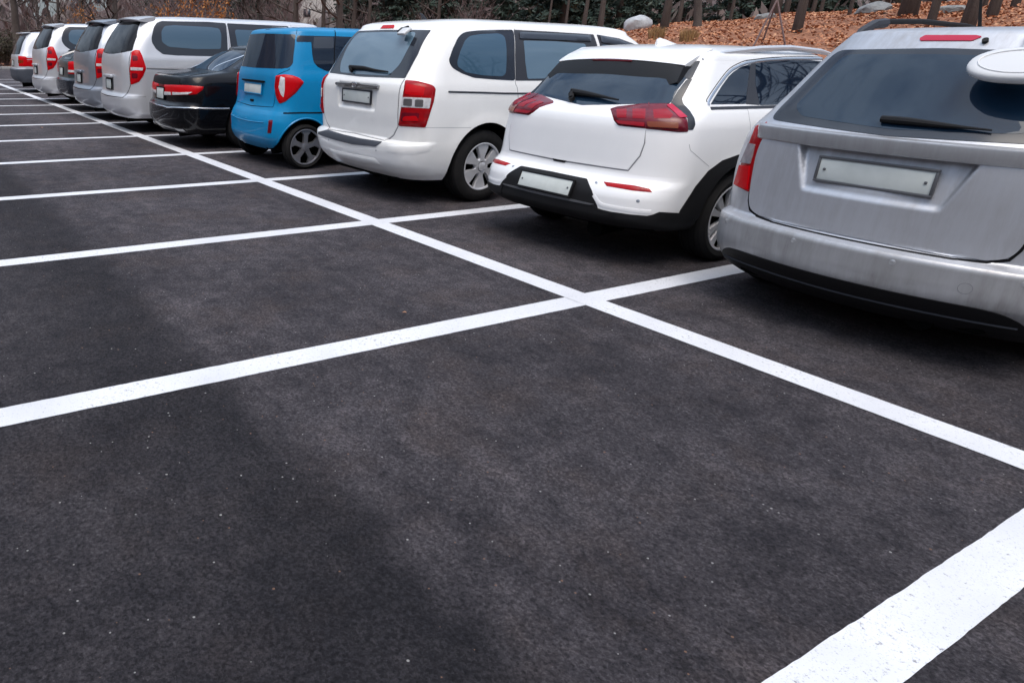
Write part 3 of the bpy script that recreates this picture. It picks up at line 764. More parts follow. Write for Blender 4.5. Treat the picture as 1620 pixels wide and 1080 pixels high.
# ------------------------------------------------------------------ white crossover
def detail_niro(c):
    A, B, C, D, E = Z(780, 60, .148148), Z(780, 200, .148148), Z(940, 60, .148148), Z(940, 200, .203735), Z(1080, 60, .154321)
    gh = half(c, C([(1010, 400), (960, 470), (890, 560), (815, 700)]), 1.36, 1.083)
    g = c.patch('rear_window', gh, 'rear', 'rearglass', .003, sym=True, rnd_=.012, res=.03)[0]
    c.patch('window_pillar', C([(1050, 440), (985, 450), (890, 572), (815, 705), (860, 725), (935, 790), (995, 862), (1000, 985), (1055, 985), (1078, 930), (1070, 862), (1020, 780), (950, 705), (938, 650), (985, 560)]), 'px', 'gloss', .003, .008, res=.02, rnd_=.012, mirror=True)
    tl = c.patch('taillight', C([(170, 760), (250, 736), (520, 706), (800, 703), (860, 738), (930, 800), (990, 870), (1003, 1005), (900, 1008), (560, 972), (260, 940), (215, 890)]), 'px', 'lensdk', .004, .02, .016, res=.018, rnd_=.012, mirror=True, bk=.02)
    for nm, pts, m in (('brake_lamp', [(240, 788), (350, 785), (352, 868), (255, 868)], 'lensdr'), ('brake_lamp', [(410, 785), (550, 785), (548, 882), (418, 875)], 'lensdr'),
                       ('tail_lamp', [(240, 892), (545, 915), (545, 955), (275, 925)], 'lensdr'), ('tail_lamp', [(625, 790), (770, 780), (840, 845), (810, 880), (640, 880)], 'lensdr'),
                       ('indicator_lamp', [(570, 905), (890, 915), (892, 975), (578, 958)], 'lensor'), ('lens_highlight', [(770, 738), (826, 722), (985, 866), (905, 872)], 'lenspk')):  # last piece is a pink highlight on the lens, painted as a patch
        c.patch(nm, C(pts), 'px', m, .0205, .008, .002, res=.018, rnd_=.008, mirror=True, parent=tl)
    c.ribbon('lens_split', C([(590, 712), (572, 830), (560, 965)]), 'px', 'lensdk', .006, .0225, mirror=True, parent=tl)
    th = half(c, C([(200, 738), (400, 800), (560, 900), (556, 960)])+D([(388, 130), (352, 228), (262, 338)]), 1.076)
    zb = th[-2][1]; th[-1] = (0, zb-.004)
    c.patch('tailgate', th, 'rear', 'white', .004, .010, sym=True, rnd_=.018, res=.022)
    gl = half(c, D([(397, 30), (392, 130), (357, 230), (264, 344)]))[1:-1]
    gl = [(a, b) for a, b in gl]
    c.ribbon('panel_gap', gl+[(0, gl[-1][1]-.006)]+[(-a, b) for a, b in gl[::-1]], 'rear', 'seamgrey', .008, .0015, smooth=False)
    c.patch('tailgate_handle', [(-.075, zb+.001), (.075, zb+.001), (.055, zb-.020), (-.055, zb-.020)], 'rear', 'gap', .0035, .006, res=.02, rnd_=.008)
    c.patch('reflector', D([(72, 430), (310, 460), (430, 485), (450, 513), (300, 499), (97, 464)]), 'px', 'lens', .002, .01, .004, res=.015, rnd_=.005, mirror=True, bk=.008)
    ph = half(c, B([(1010, 562), (1060, 690), (1108, 835), (1120, 870)])); ph[0] = (0, ph[1][1]+.004); ph[-1] = (ph[-2][0]+.01, .338); ph.append((0, .338))
    c.patch('plate_surround', ph, 'rear', 'plastic', .003, .010, sym=True, rnd_=.015, res=.025)
    zs = c.at(*B([(600, 745)])[0]).z
    sx = abs(c.at(*B([(1085, 838)])[0]).x); zk = c.at(*B([(1085, 838)])[0]).z
    c.patch('skid_plate', [(0, zk+.010), (sx*.6, zk+.009), (sx, zk+.004), (sx*.93, zk-.006), (sx*.5, zk-.009), (0, zk-.010)], 'rear', 'brushed', .010, .02, .006, sym=True, rnd_=.01, res=.022)
    plate(c, .513, frame='plastic', off=.010)
    for u, v in B([(1103, 600)]): disc_px(c, 'parking_sensor', u, v, .011, 'greysilver')
    for u, v in D([(340, 580)]): disc_px(c, 'parking_sensor', u, v, .012, 'greysilver')
    c.ribbon('bumper_seam', D([(738, 140), (748, 185), (775, 210), (892, 312)]), 'px', 'seamlight', .004, .0008, mirror=True)
    c.patch('lower_valance', D([(-14, 600), (20, 632), (60, 646), (130, 662), (280, 683), (410, 694), (455, 684), (505, 664), (690, 674), (720, 760), (690, 790), (500, 770), (300, 745), (0, 700)]), 'px', 'plastic', .009, .016, res=.03, mirror=True)
    c.ribbon('bumper_lip', D([(-6, 535), (30, 590), (70, 612), (140, 628), (280, 650), (400, 664), (440, 664)]), 'px', 'white', .030, .0015, mirror=True, bulge=.004)
    outer = [(.40, .36), (.425, .44), (.53, .60), (.633, .70), (.765, .765), (.93, .798), (1.08, .80), (1.24, .765), (1.38, .67), (1.47, .52), (1.50, .36)]
    inner = [(1.02+.392*math.cos(a), .342+.392*math.sin(a)) for a in np.linspace(.05, math.pi-.05, 20)]
    c.patch('wheel_arch_trim', outer+inner, 'side', 'plastic', .006, .02, res=.03, mirror=True)
    inner2 = [(3.62+.388*math.cos(a), .342+.388*math.sin(a)) for a in np.linspace(.05, math.pi-.05, 20)]
    outer2 = [(3.62+.455*math.cos(a), .342+.455*math.sin(a)) for a in np.linspace(math.pi-.05, .05, 16)]
    c.patch('wheel_arch_trim', outer2+inner2, 'side', 'plastic', .006, .02, res=.03, mirror=True)
    q = loc_side(c, E([(285, 682), (400, 495), (470, 398), (522, 348), (600, 298), (690, 272), (662, 500), (645, 678)]))
    c.patch('quarter_window', q, 'side', 'glass', .003, rnd_=.008, mirror=True)
    q = loc_side(c, E([(645, 678), (666, 500), (694, 270), (742, 262), (738, 455), (785, 690)]))
    c.patch('door_pillar', q, 'side', 'pillar', .004, rnd_=.004, mirror=True)
    q = loc_side(c, E([(790, 692), (742, 455), (746, 262), (900, 243), (1130, 232), (1290, 232)])); zl = q[0][1]; 
    c.patch('side_window', q+[(2.20, 1.428), (2.24, zl)], 'side', 'glass', .003, rnd_=.008, mirror=True)
    c.patch('side_window', [(2.31, zl), (3.12, zl-.03), (2.72, 1.36), (2.28, 1.428)], 'side', 'glass', .003, rnd_=.015, mirror=True)
    ch = loc_side(c, E([(272, 690), (262, 660), (310, 575), (410, 432), (470, 360), (530, 312), (640, 262), (740, 245), (900, 226), (1130, 214), (1290, 213)]))
    c.ribbon('window_moulding', ch+[(2.25, 1.448), (2.75, 1.385), (3.16, zl)], 'side', 'chromesoft', .020, .004, mirror=True, bulge=.003)
    c.ribbon('panel_gap', [(a-.006, b+.014) for a, b in ch]+[(2.25, 1.462)], 'side', 'gap', .006, .001, mirror=True)
    c.ribbon('window_moulding', [(ch[0][0], zl-.012), (1.9, zl-.014), (2.4, zl-.016), (3.15, zl-.03)], 'side', 'pillar', .022, .003, mirror=True, smooth=False)
    q = loc_side(c, E([(640, 708), (668, 745), (684, 830), (690, 965)])); c.ribbon('door_seam', q+[(q[-1][0]+.02, .62)], 'side', 'seamlight', .005, .0008, mirror=True)
    for y in (2.27, 3.2): c.ribbon('door_seam', [(y, zl-.03), (y+.02, .7), (y-.02, .34)], 'side', mirror=True)
    handles(c, (1.75, 2.45), .93)
    c.patch('spoiler_side', C([(860, 300), (960, 275), (1125, 248), (1130, 262), (1040, 440), (985, 442), (900, 350)]), 'px', 'gloss', .004, .010, res=.018, rnd_=.012, mirror=True)
    # tailgate spoiler: white deck over a black face
    dk = MB(); n = 24; v = []; f = []
    for k in range(n+1):
        t = -1+2*k/n; x = .575*t; e = 1-.10*t*t; dy = .055*abs(t)**2.5; dz_ = -.030*t*t
        ys = [(.86, 1.512+dz_*.5), (.70, 1.470+dz_), (.56+dy, 1.428+dz_), (.545+dy, 1.416+dz_), (.556+dy, 1.405+dz_), (.72, 1.40+dz_), (.88, 1.44+dz_)]
        v += [(x*(1+.02*(1-i/3) if i < 3 else 1), a, b) for i, (a, b) in enumerate(ys)]
    m_ = 7
    for k in range(n):
        for i in range(m_): f.append([k*m_+i, k*m_+(i+1) % m_, (k+1)*m_+(i+1) % m_, (k+1)*m_+i])
    f += [list(range(m_)), [n*m_+i for i in range(m_)][::-1]]
    dk.add(v, f); sp = dk.make('spoiler', 'white', c.root, 32)
    fc = MB(); v = []; f = []
    for k in range(n+1):
        t = -1+2*k/n; x = .60*t; dy = .055*abs(t)**2.5; dz_ = -.030*t*t
        hh = .174-.055*sstep(.80, 1.0, abs(t))
        ys = [(.552+dy, 1.411+dz_), (.535+dy, 1.398+dz_), (.462+dy*.9, 1.411-hh+dz_*.6), (.478+dy*.9, 1.411-hh-.010+dz_*.6), (.66, 1.36+dz_), (.70, 1.405+dz_)]
        v += [(x*(.955 if i < 2 and abs(t) > .9 else 1), a, b) for i, (a, b) in enumerate(ys)]
    m_ = 6
    for k in range(n):
        for i in range(m_): f.append([k*m_+i, k*m_+(i+1) % m_, (k+1)*m_+(i+1) % m_, (k+1)*m_+i])
    f += [list(range(m_)), [n*m_+i for i in range(m_)][::-1]]
    fc.add(v, f); fo = fc.make('spoiler_face', 'darkgloss', sp, 30)
    hb = MB(); hb.box((0, .541, 1.404), (.36, .012, .012), None, .003); hb.make('high_brake_light', 'lensdk', sp)
    wiper(c, A([(850, 668), (858, 598), (1010, 620), (1190, 655), (1350, 692)]), r=(.020, .026, .022, .016, .010, .006), off=.026)
    fin = MB(); v = []
    for (y, z, hw) in ((1.02, 1.525, .012), (1.02, 1.562, .004), (1.05, 1.575, .004), (1.12, 1.562, .010), (1.26, 1.53, .022), (1.30, 1.522, .004)): v += [(hw, y, z), (-hw, y, z)]
    bm = bmesh.new(); [bm.verts.new(q) for q in v+[(.035, 1.05, 1.515), (-.035, 1.05, 1.515), (.035, 1.25, 1.52), (-.035, 1.25, 1.52)]]
    bmesh.ops.convex_hull(bm, input=bm.verts); bm.verts.index_update(); fin.add([q.co[:] for q in bm.verts], [[q.index for q in ff.verts] for ff in bm.faces]); bm.free()
    fin.make('roof_fin', 'white', c.root, 40)
    for sg in (1, -1):
        b = MB(); b.tube([(sg*.60, .74, 1.425), (sg*.61, .96, 1.470), (sg*.615, 1.37, 1.506), (sg*.62, 1.75, 1.519), (sg*.615, 2.2, 1.502), (sg*.60, 2.5, 1.470)], [.010, .020, .022, .022, .020, .010], 10); b.make('roof_rail', 'railsilver', c.root)
    wing_mirror(c, 3.0, 1.08); front_end(c, 1.08, 1.36, (.68, .55))

# ------------------------------------------------------------------ white minivan
def detail_carnival(c):
    F, G, H, K = Z(480, 20, .12963), Z(480, 150, .12963), Z(620, 20, .12963), Z(800, 20, .12963)
    gh = half(c, F([(1562, 218), (1400, 510), (1243, 803)]), 1.632, 1.183)
    g = c.patch('rear_window', gh, 'rear', 'frit', .003, sym=True, rnd_=.012, res=.03)[0]
    k = half(c, F([(1390, 245), (1290, 430), (1180, 640), (1040, 775)]), 1.610, 1.205)
    c.patch('glass_pane', k, 'rear', 'palegl', .0045, .003, sym=True, rnd_=.05, res=.03, parent=g)
    c.patch('high_brake_light', [(-.10, 1.677), (.10, 1.677), (.118, 1.645), (-.118, 1.645)], 'rear', 'lensbr', .006, .012, .005, res=.02, rnd_=.008)
    th = half(c, F([(1228, 812)])+G([(1150, 385), (1098, 488), (985, 550)]), 1.178, .624)
    def scoop(x, z):
        hw = .375-.02*(1.09-z)/.23
        return float(sstep(0, .022, hw-abs(x))*sstep(.862, .895, z)*sstep(1.125, 1.10, z))*.020
    c.patch('tailgate', th, 'rear', 'pearl', .004, .010, sym=True, rnd_=.02, res=.0125, disp=scoop)
    gl = half(c, F([(1236, 812)])+G([(1156, 387), (1104, 494), (990, 560)]))[1:-1]
    c.ribbon('panel_gap', gl+[(0, .620)]+[(-a, b) for a, b in gl[::-1]], 'rear', 'seamgrey', .010, .0015, smooth=False)
    hb = MB(); h, n = c.cast('rear', 0, 1.098)
    v = []; f = []
    for k_ in range(21):
        x = -.40+.04*k_; h, n = c.cast('rear', x, 1.10); zc = 1.10+.004*math.cos(x*4)
        hw = .018+.010*math.exp(-(x/.07)**2)
        v += [(x, h.y-.004, zc+hw), (x, h.y-.030, zc+hw*.7), (x, h.y-.034, zc-hw*.3), (x, h.y-.018, zc-hw), (x, h.y+.01, zc-hw*.8)]
    for k_ in range(20):
        for i in range(5): f.append([k_*5+i, k_*5+(i+1) % 5, (k_+1)*5+(i+1) % 5, (k_+1)*5+i])
    f += [[0, 1, 2, 3, 4], [100, 101, 102, 103, 104][::-1]]
    hb.add(v, f); ho = hb.make('tailgate_handle', 'chromedk', c.root)
    em = MB(); em.box((0, h.y-.042, 1.108), (.085, .012, .05), None, .012)
    em.make('tailgate_badge', 'chromesoft', ho)
    plate(c, .995, frame='pillar', off=-.004)
    tl = c.patch('taillight', F([(1243, 826)])+H([(300, 836), (425, 866), (505, 893), (535, 932)])+G([(1592, 80), (1490, 402), (1160, 382)]), 'px', 'lens', .004, .02, .016, res=.02, rnd_=.02, mirror=True, bk=.02)
    c.patch('reversing_lamp', G([(1222, 28), (1552, 45), (1530, 168), (1205, 150)]), 'px', 'lenswh', .0205, .008, .002, res=.02, rnd_=.008, mirror=True, parent=tl)
    for cell in ([(1238, 48), (1335, 52), (1330, 140), (1232, 132)], [(1368, 58), (1462, 62), (1455, 150), (1362, 145)]):
        c.patch('reflector_cell', G(cell), 'px', 'cell', .0235, .006, res=.02, rnd_=.012, mirror=True, parent=tl)
    c.patch('indicator_lamp', F([(1262, 880), (1480, 915), (1465, 1020), (1248, 1000)]), 'px', 'lensbr', .0205, .008, .003, res=.02, rnd_=.02, mirror=True, parent=tl)
    c.patch('brake_lamp', G([(1215, 215), (1420, 225), (1390, 330), (1200, 320)]), 'px', 'lensdk', .0205, .008, .003, res=.02, rnd_=.02, mirror=True, parent=tl)
    c.patch('brake_lamp', G([(1235, 262), (1380, 255), (1410, 320), (1220, 318)]), 'px', 'lensbr', .024, .008, .003, res=.02, rnd_=.02, mirror=True, parent=tl)
    c.patch('step_pad', G([(298, 430), (400, 462), (500, 490), (700, 535), (962, 575), (882, 632), (600, 605), (400, 555), (250, 508), (142, 464)]), 'px', 'step', .006, .012, res=.03, rnd_=.01)
    c.patch('bumper_guard', G([(1005, 590), (1300, 585), (1580, 590), (1548, 690), (1350, 735), (1150, 730), (1010, 705)]), 'px', 'pearl', .0015, .01, .0035, res=.02, rnd_=.03, mirror=True, bk=.01)
    c.patch('bumper_lip', G([(300, 650), (500, 705), (870, 775), (945, 862), (700, 840), (350, 745)]), 'px', 'pearl', .002, .008, .008, res=.025, rnd_=.02, bk=.02)
    c.ribbon('bumper_seam', G([(1485, 404), (1620, 402)])+[(745, 202)], 'px', 'seamlight', .005, .0008, mirror=True)
    disc_px(c, 'parking_sensor', *G([(885, 680)])[0], .011, 'seamlight')
    q = loc_side(c, H([(690, 590), (738, 450), (800, 315), (850, 262), (905, 238), (1050, 222), (1300, 214), (1478, 213), (1496, 520), (1502, 832), (1250, 818), (1000, 797), (850, 742), (735, 675)]))
    qw = c.patch('quarter_window', q, 'side', 'frit', .003, rnd_=.03, mirror=True)
    q = loc_side(c, H([(795, 600), (830, 480), (885, 350), (945, 290), (1080, 268), (1300, 258), (1372, 290), (1392, 400), (1395, 600), (1388, 745), (1345, 782), (1100, 768), (900, 732), (800, 660)]))
    c.patch('glass_pane', q, 'side', 'bluegl', .0045, .003, rnd_=.03, mirror=True, parent=qw)
    q = loc_side(c, H([(1508, 832), (1502, 520), (1486, 213)])+K([(600, 240), (1020, 268)])); zl = q[0][1]; zt = q[-1][1]; yb = q[-1][0]
    sw = c.patch('side_window', q+[(yb+.06, zt), (yb+.10, zl)], 'side', 'pillar', .003, rnd_=.01, mirror=True)
    q = loc_side(c, K([(265, 812), (235, 600), (212, 345), (600, 355), (965, 385), (1000, 490)])); ye = q[-1][0]
    c.patch('glass_pane', q+[(yb-.03, zl+.03)], 'side', 'palegl', .0045, .003, rnd_=.02, mirror=True, parent=sw)
    vz = loc_side(c, K([(160, 245), (600, 262), (1030, 285), (1035, 362), (600, 342), (165, 325)]))
    c.patch('window_visor', vz, 'side', 'smoke', .012, .004, .020, rnd_=.01, mirror=True, bk=.03)
    y0 = yb+.13
    sw = c.patch('side_window', [(y0, zl), (y0-.02, zt), (2.95, zt-.03), (3.25, zt-.10), (3.60, zl-.02)], 'side', 'pillar', .003, rnd_=.01, mirror=True)
    c.patch('glass_pane', [(y0+.04, zl+.03), (y0+.02, zt-.10), (2.92, zt-.11), (3.18, zt-.16), (3.45, zl+.02)], 'side', 'bluegl', .0045, .003, rnd_=.02, mirror=True, parent=sw)
    c.patch('window_visor', [(y0+.02, zt-.01), (2.94, zt-.04), (3.22, zt-.11), (3.18, zt-.17), (2.92, zt-.11), (y0+.01, zt-.08)], 'side', 'smoke', .012, .004, .02, rnd_=.01, mirror=True)
    ml = loc_side(c, H([(690, 968), (1100, 978), (1540, 988)])); c.ribbon('side_moulding', ml+[(2.6, ml[-1][1]-.003), (3.6, ml[-1][1]-.01)], 'side', 'pillar', .016, .004, mirror=True, bulge=.006)
    sm_ = loc_side(c, H([(1482, 150), (1490, 400), (1505, 830), (1535, 960)])); c.ribbon('door_seam', sm_+[(sm_[-1][0]+.03, .7), (sm_[-1][0]-.03, .34)], 'side', 'seamgrey', .006, .0008, mirror=True)
    for y in (y0-.08, y0+1.02): c.ribbon('door_seam', [(y, zl-.01), (y+.02, .7), (y-.02, .34)], 'side', 'seamgrey', mirror=True)
    handles(c, (1.7, y0+.1), .95)
    b = MB(); b.tube([(.05, .83, 1.735), (.05, .79, 1.79), (.05, .76, 1.80)], [.03, .012, .005], 8); b.make('roof_fin', 'pillar', c.root)
    m1 = MB(); R = Matrix.Rotation(math.radians(35), 3, 'X'); m1.box((.47, .275, 1.612), (.13, .10, .03), R, .012); pm = m1.make('parking_mirror', 'whiteplastic', c.root)
    m2 = MB(); m2.box((.40, .30, 1.622), (.09, .07, .035), R, .01); m2.tube([(.40, .32, 1.64), (.37, .39, 1.655)], .016, 8); m2.make('mirror_holder', 'plastic', pm)
    wiper(c, F([(605, 715), (590, 680), (760, 690), (900, 720), (1050, 740)]), r=(.018, .022, .018, .012, .008), off=.024)
    wing_mirror(c, y0+.85, 1.12); front_end(c, 1.14, 1.58, (.74, .62))

# ------------------------------------------------------------------ small blue box car
def detail_ray(c):
    N, Q, R2, F = Z(350, 30, .11111), Z(360, 150, .12963), Z(200, 0, .27778), Z(480, 20, .12963)
    gh = half(c, N([(1065, 226), (1048, 380), (1020, 640), (965, 698), (850, 712)])); gh[0] = (0, gh[1][1]+.012); gh[-1] = (0, gh[-2][1]-.004)
    c.patch('rear_window', gh, 'rear', 'glass', .003, sym=True, rnd_=.02, res=.028)
    zt = c.at(*N([(1078, 236)])[0]); zf = c.at(*F([(95, 362)])[0])
    up = loc_side(c, N([(1082, 240), (1300, 246), (1600, 252)])+F([(370, 290)]))
    lo = loc_side(c, F([(95, 362), (108, 520), (125, 605), (175, 665), (285, 718)])); bl = loc_side(c, N([(1066, 330), (1285, 330)]))
    zl = lo[-1][1]; zz = up[-1][1]
    sw = c.patch('side_window', up[:1]+up[2:]+[(2.35, zz-.02), (2.60, zl+.02), (1.6, zl-.01)]+lo[::-1]+bl[::-1], 'side', 'glass', .003, rnd_=.02, mirror=True)
    c.ribbon('door_seam', loc_side(c, F([(382, 225), (378, 450), (376, 690)])), 'side', 'gap', .012, .0045, mirror=True)
    q = loc_side(c, F([(125, 300), (365, 305), (368, 440), (118, 440)])); c.patch('glass_pane', [(a, b) for a, b in q], 'side', 'smoke', .0042, .003, rnd_=.02, mirror=True, parent=sw)
    c.ribbon('tailgate_seam', N([(1080, 150), (1070, 220)]), 'px', 'gap', .006, .001, mirror=True)
    th = half(c, N([(975, 715), (942, 735), (800, 800), (775, 900)])+R2([(845, 560), (835, 610)])); th[0] = (0, gh[-1][1]-.010); th[-1] = (0, th[-2][1]-.02)
    c.patch('tailgate', th, 'rear', 'blue', .004, .010, sym=True, rnd_=.02, res=.02)
    gl = th[1:-1]; c.ribbon('panel_gap', gl+[(0, th[-1][1]-.004)]+[(-a, b) for a, b in gl[::-1]], 'rear', 'gap', .009, .0012, smooth=False)
    zg = c.at(*N([(470, 878)])[0]).z
    b = MB(); h, n = c.cast('rear', 0, zg); b.box((0, h.y-.012, zg), (.66, .03, .020), None, .006); b.make('tailgate_handle', 'gap', c.root)
    plate(c, c.at(*N([(445, 985)])[0]).z, frame='blue', off=.010, bolts=False)
    h, n = c.cast('rear', 0, .80); b = MB(); b.box((0, h.y-.006, .80), (.10, .02, .028), None, .006); b.make('tailgate_lock', 'gap', c.root)
    tl = c.patch('taillight', R2([(850, 432), (900, 425), (945, 430), (985, 445), (1012, 470), (965, 530), (905, 580), (872, 592), (855, 560), (846, 500)]), 'px', 'lensbr', .004, .02, .018, res=.018, rnd_=.02, mirror=True, bk=.02)
    c.patch('reversing_lamp', R2([(882, 438), (906, 446), (904, 520), (898, 557), (884, 540), (872, 500)]), 'px', 'lenswh', .0225, .008, .003, res=.015, rnd_=.01, mirror=True, parent=tl)
    c.patch('brake_lamp', R2([(856, 440), (874, 440), (864, 500), (878, 560), (872, 580), (858, 550), (850, 495)]), 'px', 'lens', .021, .008, .002, res=.015, rnd_=.006, mirror=True, parent=tl)
    c.patch('reflector', Q([(502, 310), (552, 310), (532, 472), (486, 470)]), 'px', 'lensdk', .002, .01, .006, res=.015, rnd_=.008, mirror=True, bk=.01)
    c.ribbon('side_moulding', loc_side(c, Q([(680, 226), (900, 222), (1170, 220)]))+[(1.9, .70)], 'side', 'gap', .018, .002, mirror=True)
    c.ribbon('bumper_crease', Q([(35, 235), (120, 280), (220, 308), (330, 328), (440, 338)]), 'px', 'blue', .012, .001, bulge=.006)
    arc = [(.47+.350*math.cos(a), .278+.350*math.sin(a)) for a in np.linspace(.05, math.pi-.15, 26)]
    c.ribbon('wheel_arch_lip', arc, 'side', 'blue', .022, .002, mirror=True, bulge=.008)
    ds = loc_side(c, Q([(505, 290), (640, 180), (740, 100), (960, 62)]))
    b = MB(); b.box((0, .33, 1.655), (.10, .03, .018), None, .004); b.make('washer_nozzle', 'plastic', c.root)
    c.ribbon('roof_seam', [(-.52, .50), (.52, .50)], 'top', 'gap', .006, .001, smooth=False)
    for y in (1.62, 2.62): c.ribbon('door_seam', [(y, zl-.02), (y+.02, .7), (y-.02, .34)], 'side', mirror=True)
    handles(c, (1.0, 1.75), .92); wing_mirror(c, 2.5, 1.10); front_end(c, 1.16, 1.56, (.66, .56), (.66, .84))

# ------------------------------------------------------------------ black saloon
def detail_sedan(c):
    R6 = Z(220, 70, .138889)
    tl = c.patch('taillight', R6([(285, 462), (420, 465), (560, 470), (738, 485), (722, 522), (655, 572), (500, 582), (282, 582)]), 'px', 'lensbr', .004, .02, .012, res=.025, rnd_=.015, mirror=True)
    c.patch('reversing_lamp', R6([(385, 547), (470, 552), (612, 547), (560, 574), (392, 580)]), 'px', 'lenswh', .0165, .008, .002, res=.02, rnd_=.006, mirror=True, parent=tl)
    c.patch('reversing_lamp', R6([(282, 541), (370, 547), (370, 580), (284, 580)]), 'px', 'lenswh', .0165, .008, .002, res=.02, rnd_=.006, mirror=True, parent=tl)
    x0 = abs(c.at(*R6([(285, 470)])[0]).x); z1 = c.at(*R6([(285, 470)])[0]).z
    c.patch('boot_trim', [(0, z1+.01), (x0-.01, z1+.01), (x0-.01, z1-.035), (0, z1-.035)], 'rear', 'lensdk', .004, .012, .004, sym=True, rnd_=.006, res=.03)
    c.patch('boot_garnish', [(0, 1.015), (.60, 1.0), (.62, z1+.02), (0, z1+.02)], 'rear', 'darkgloss', .004, .008, sym=True, rnd_=.02, res=.03)
    plate(c, .767, .335, .155, frame='gap', off=.010, bolts=False)
    cs = [c.at(u, v) for u, v in R6([(335, 722), (600, 728), (1030, 735)])]
    c.ribbon('bumper_moulding', R6([(100, 640), (200, 690), (330, 721), (500, 727), (700, 730), (1030, 735)]), 'px', 'chromesoft', .020, .003, mirror=False, bulge=.005, smooth=False)
    c.ribbon('bumper_trim', R6([(330, 790), (182, 865), (300, 915), (430, 970)]), 'px', 'brushed', .010, .002, bulge=.003, smooth=False)
    c.patch('exhaust_tip', [(.50, .30), (.70, .30), (.70, .24), (.50, .24)], 'rear', 'chromedk', .01, .03, .01, res=.03, rnd_=.02, mirror=True)
    gl = [(0, .68), (.60, .72), (.665, .76), (.56, 1.22), (0, 1.24)]
    g = c.patch('rear_window', gl, 'top', 'rearglass', .003, sym=True, rnd_=.05, res=.035)
    c.patch('boot_lid', [(0, .16), (.70, .24), (.66, .60), (0, .66)], 'top', 'black', .004, .008, sym=True, rnd_=.05, res=.04)
    c.patch('side_window', [(.95, 1.14), (1.25, 1.30), (1.62, 1.385), (1.62, 1.10)], 'side', 'glass', .002, rnd_=.02, mirror=True)
    c.patch('side_window', [(1.68, 1.10), (1.68, 1.39), (2.45, 1.38), (2.50, 1.08)], 'side', 'glass', .002, rnd_=.02, mirror=True)
    c.patch('side_window', [(2.56, 1.08), (2.52, 1.375), (2.75, 1.33), (3.2, 1.09)], 'side', 'glass', .002, rnd_=.02, mirror=True)
    c.ribbon('window_moulding', [(.70, 1.10), (1.10, 1.275), (1.5, 1.395), (2.2, 1.405), (2.8, 1.34), (3.25, 1.07)], 'side', 'chromesoft', .018, .003, mirror=True, bulge=.003)
    for y in (1.66, 2.53, 3.4): c.ribbon('door_seam', [(y, 1.05), (y+.02, .7), (y-.02, .34)], 'side', mirror=True)
    handles(c, (1.8, 2.65), .88, 'chromesoft'); wing_mirror(c, 3.05, 1.05); front_end(c, 1.09, 1.36, (.68, .55), (.60, .74))

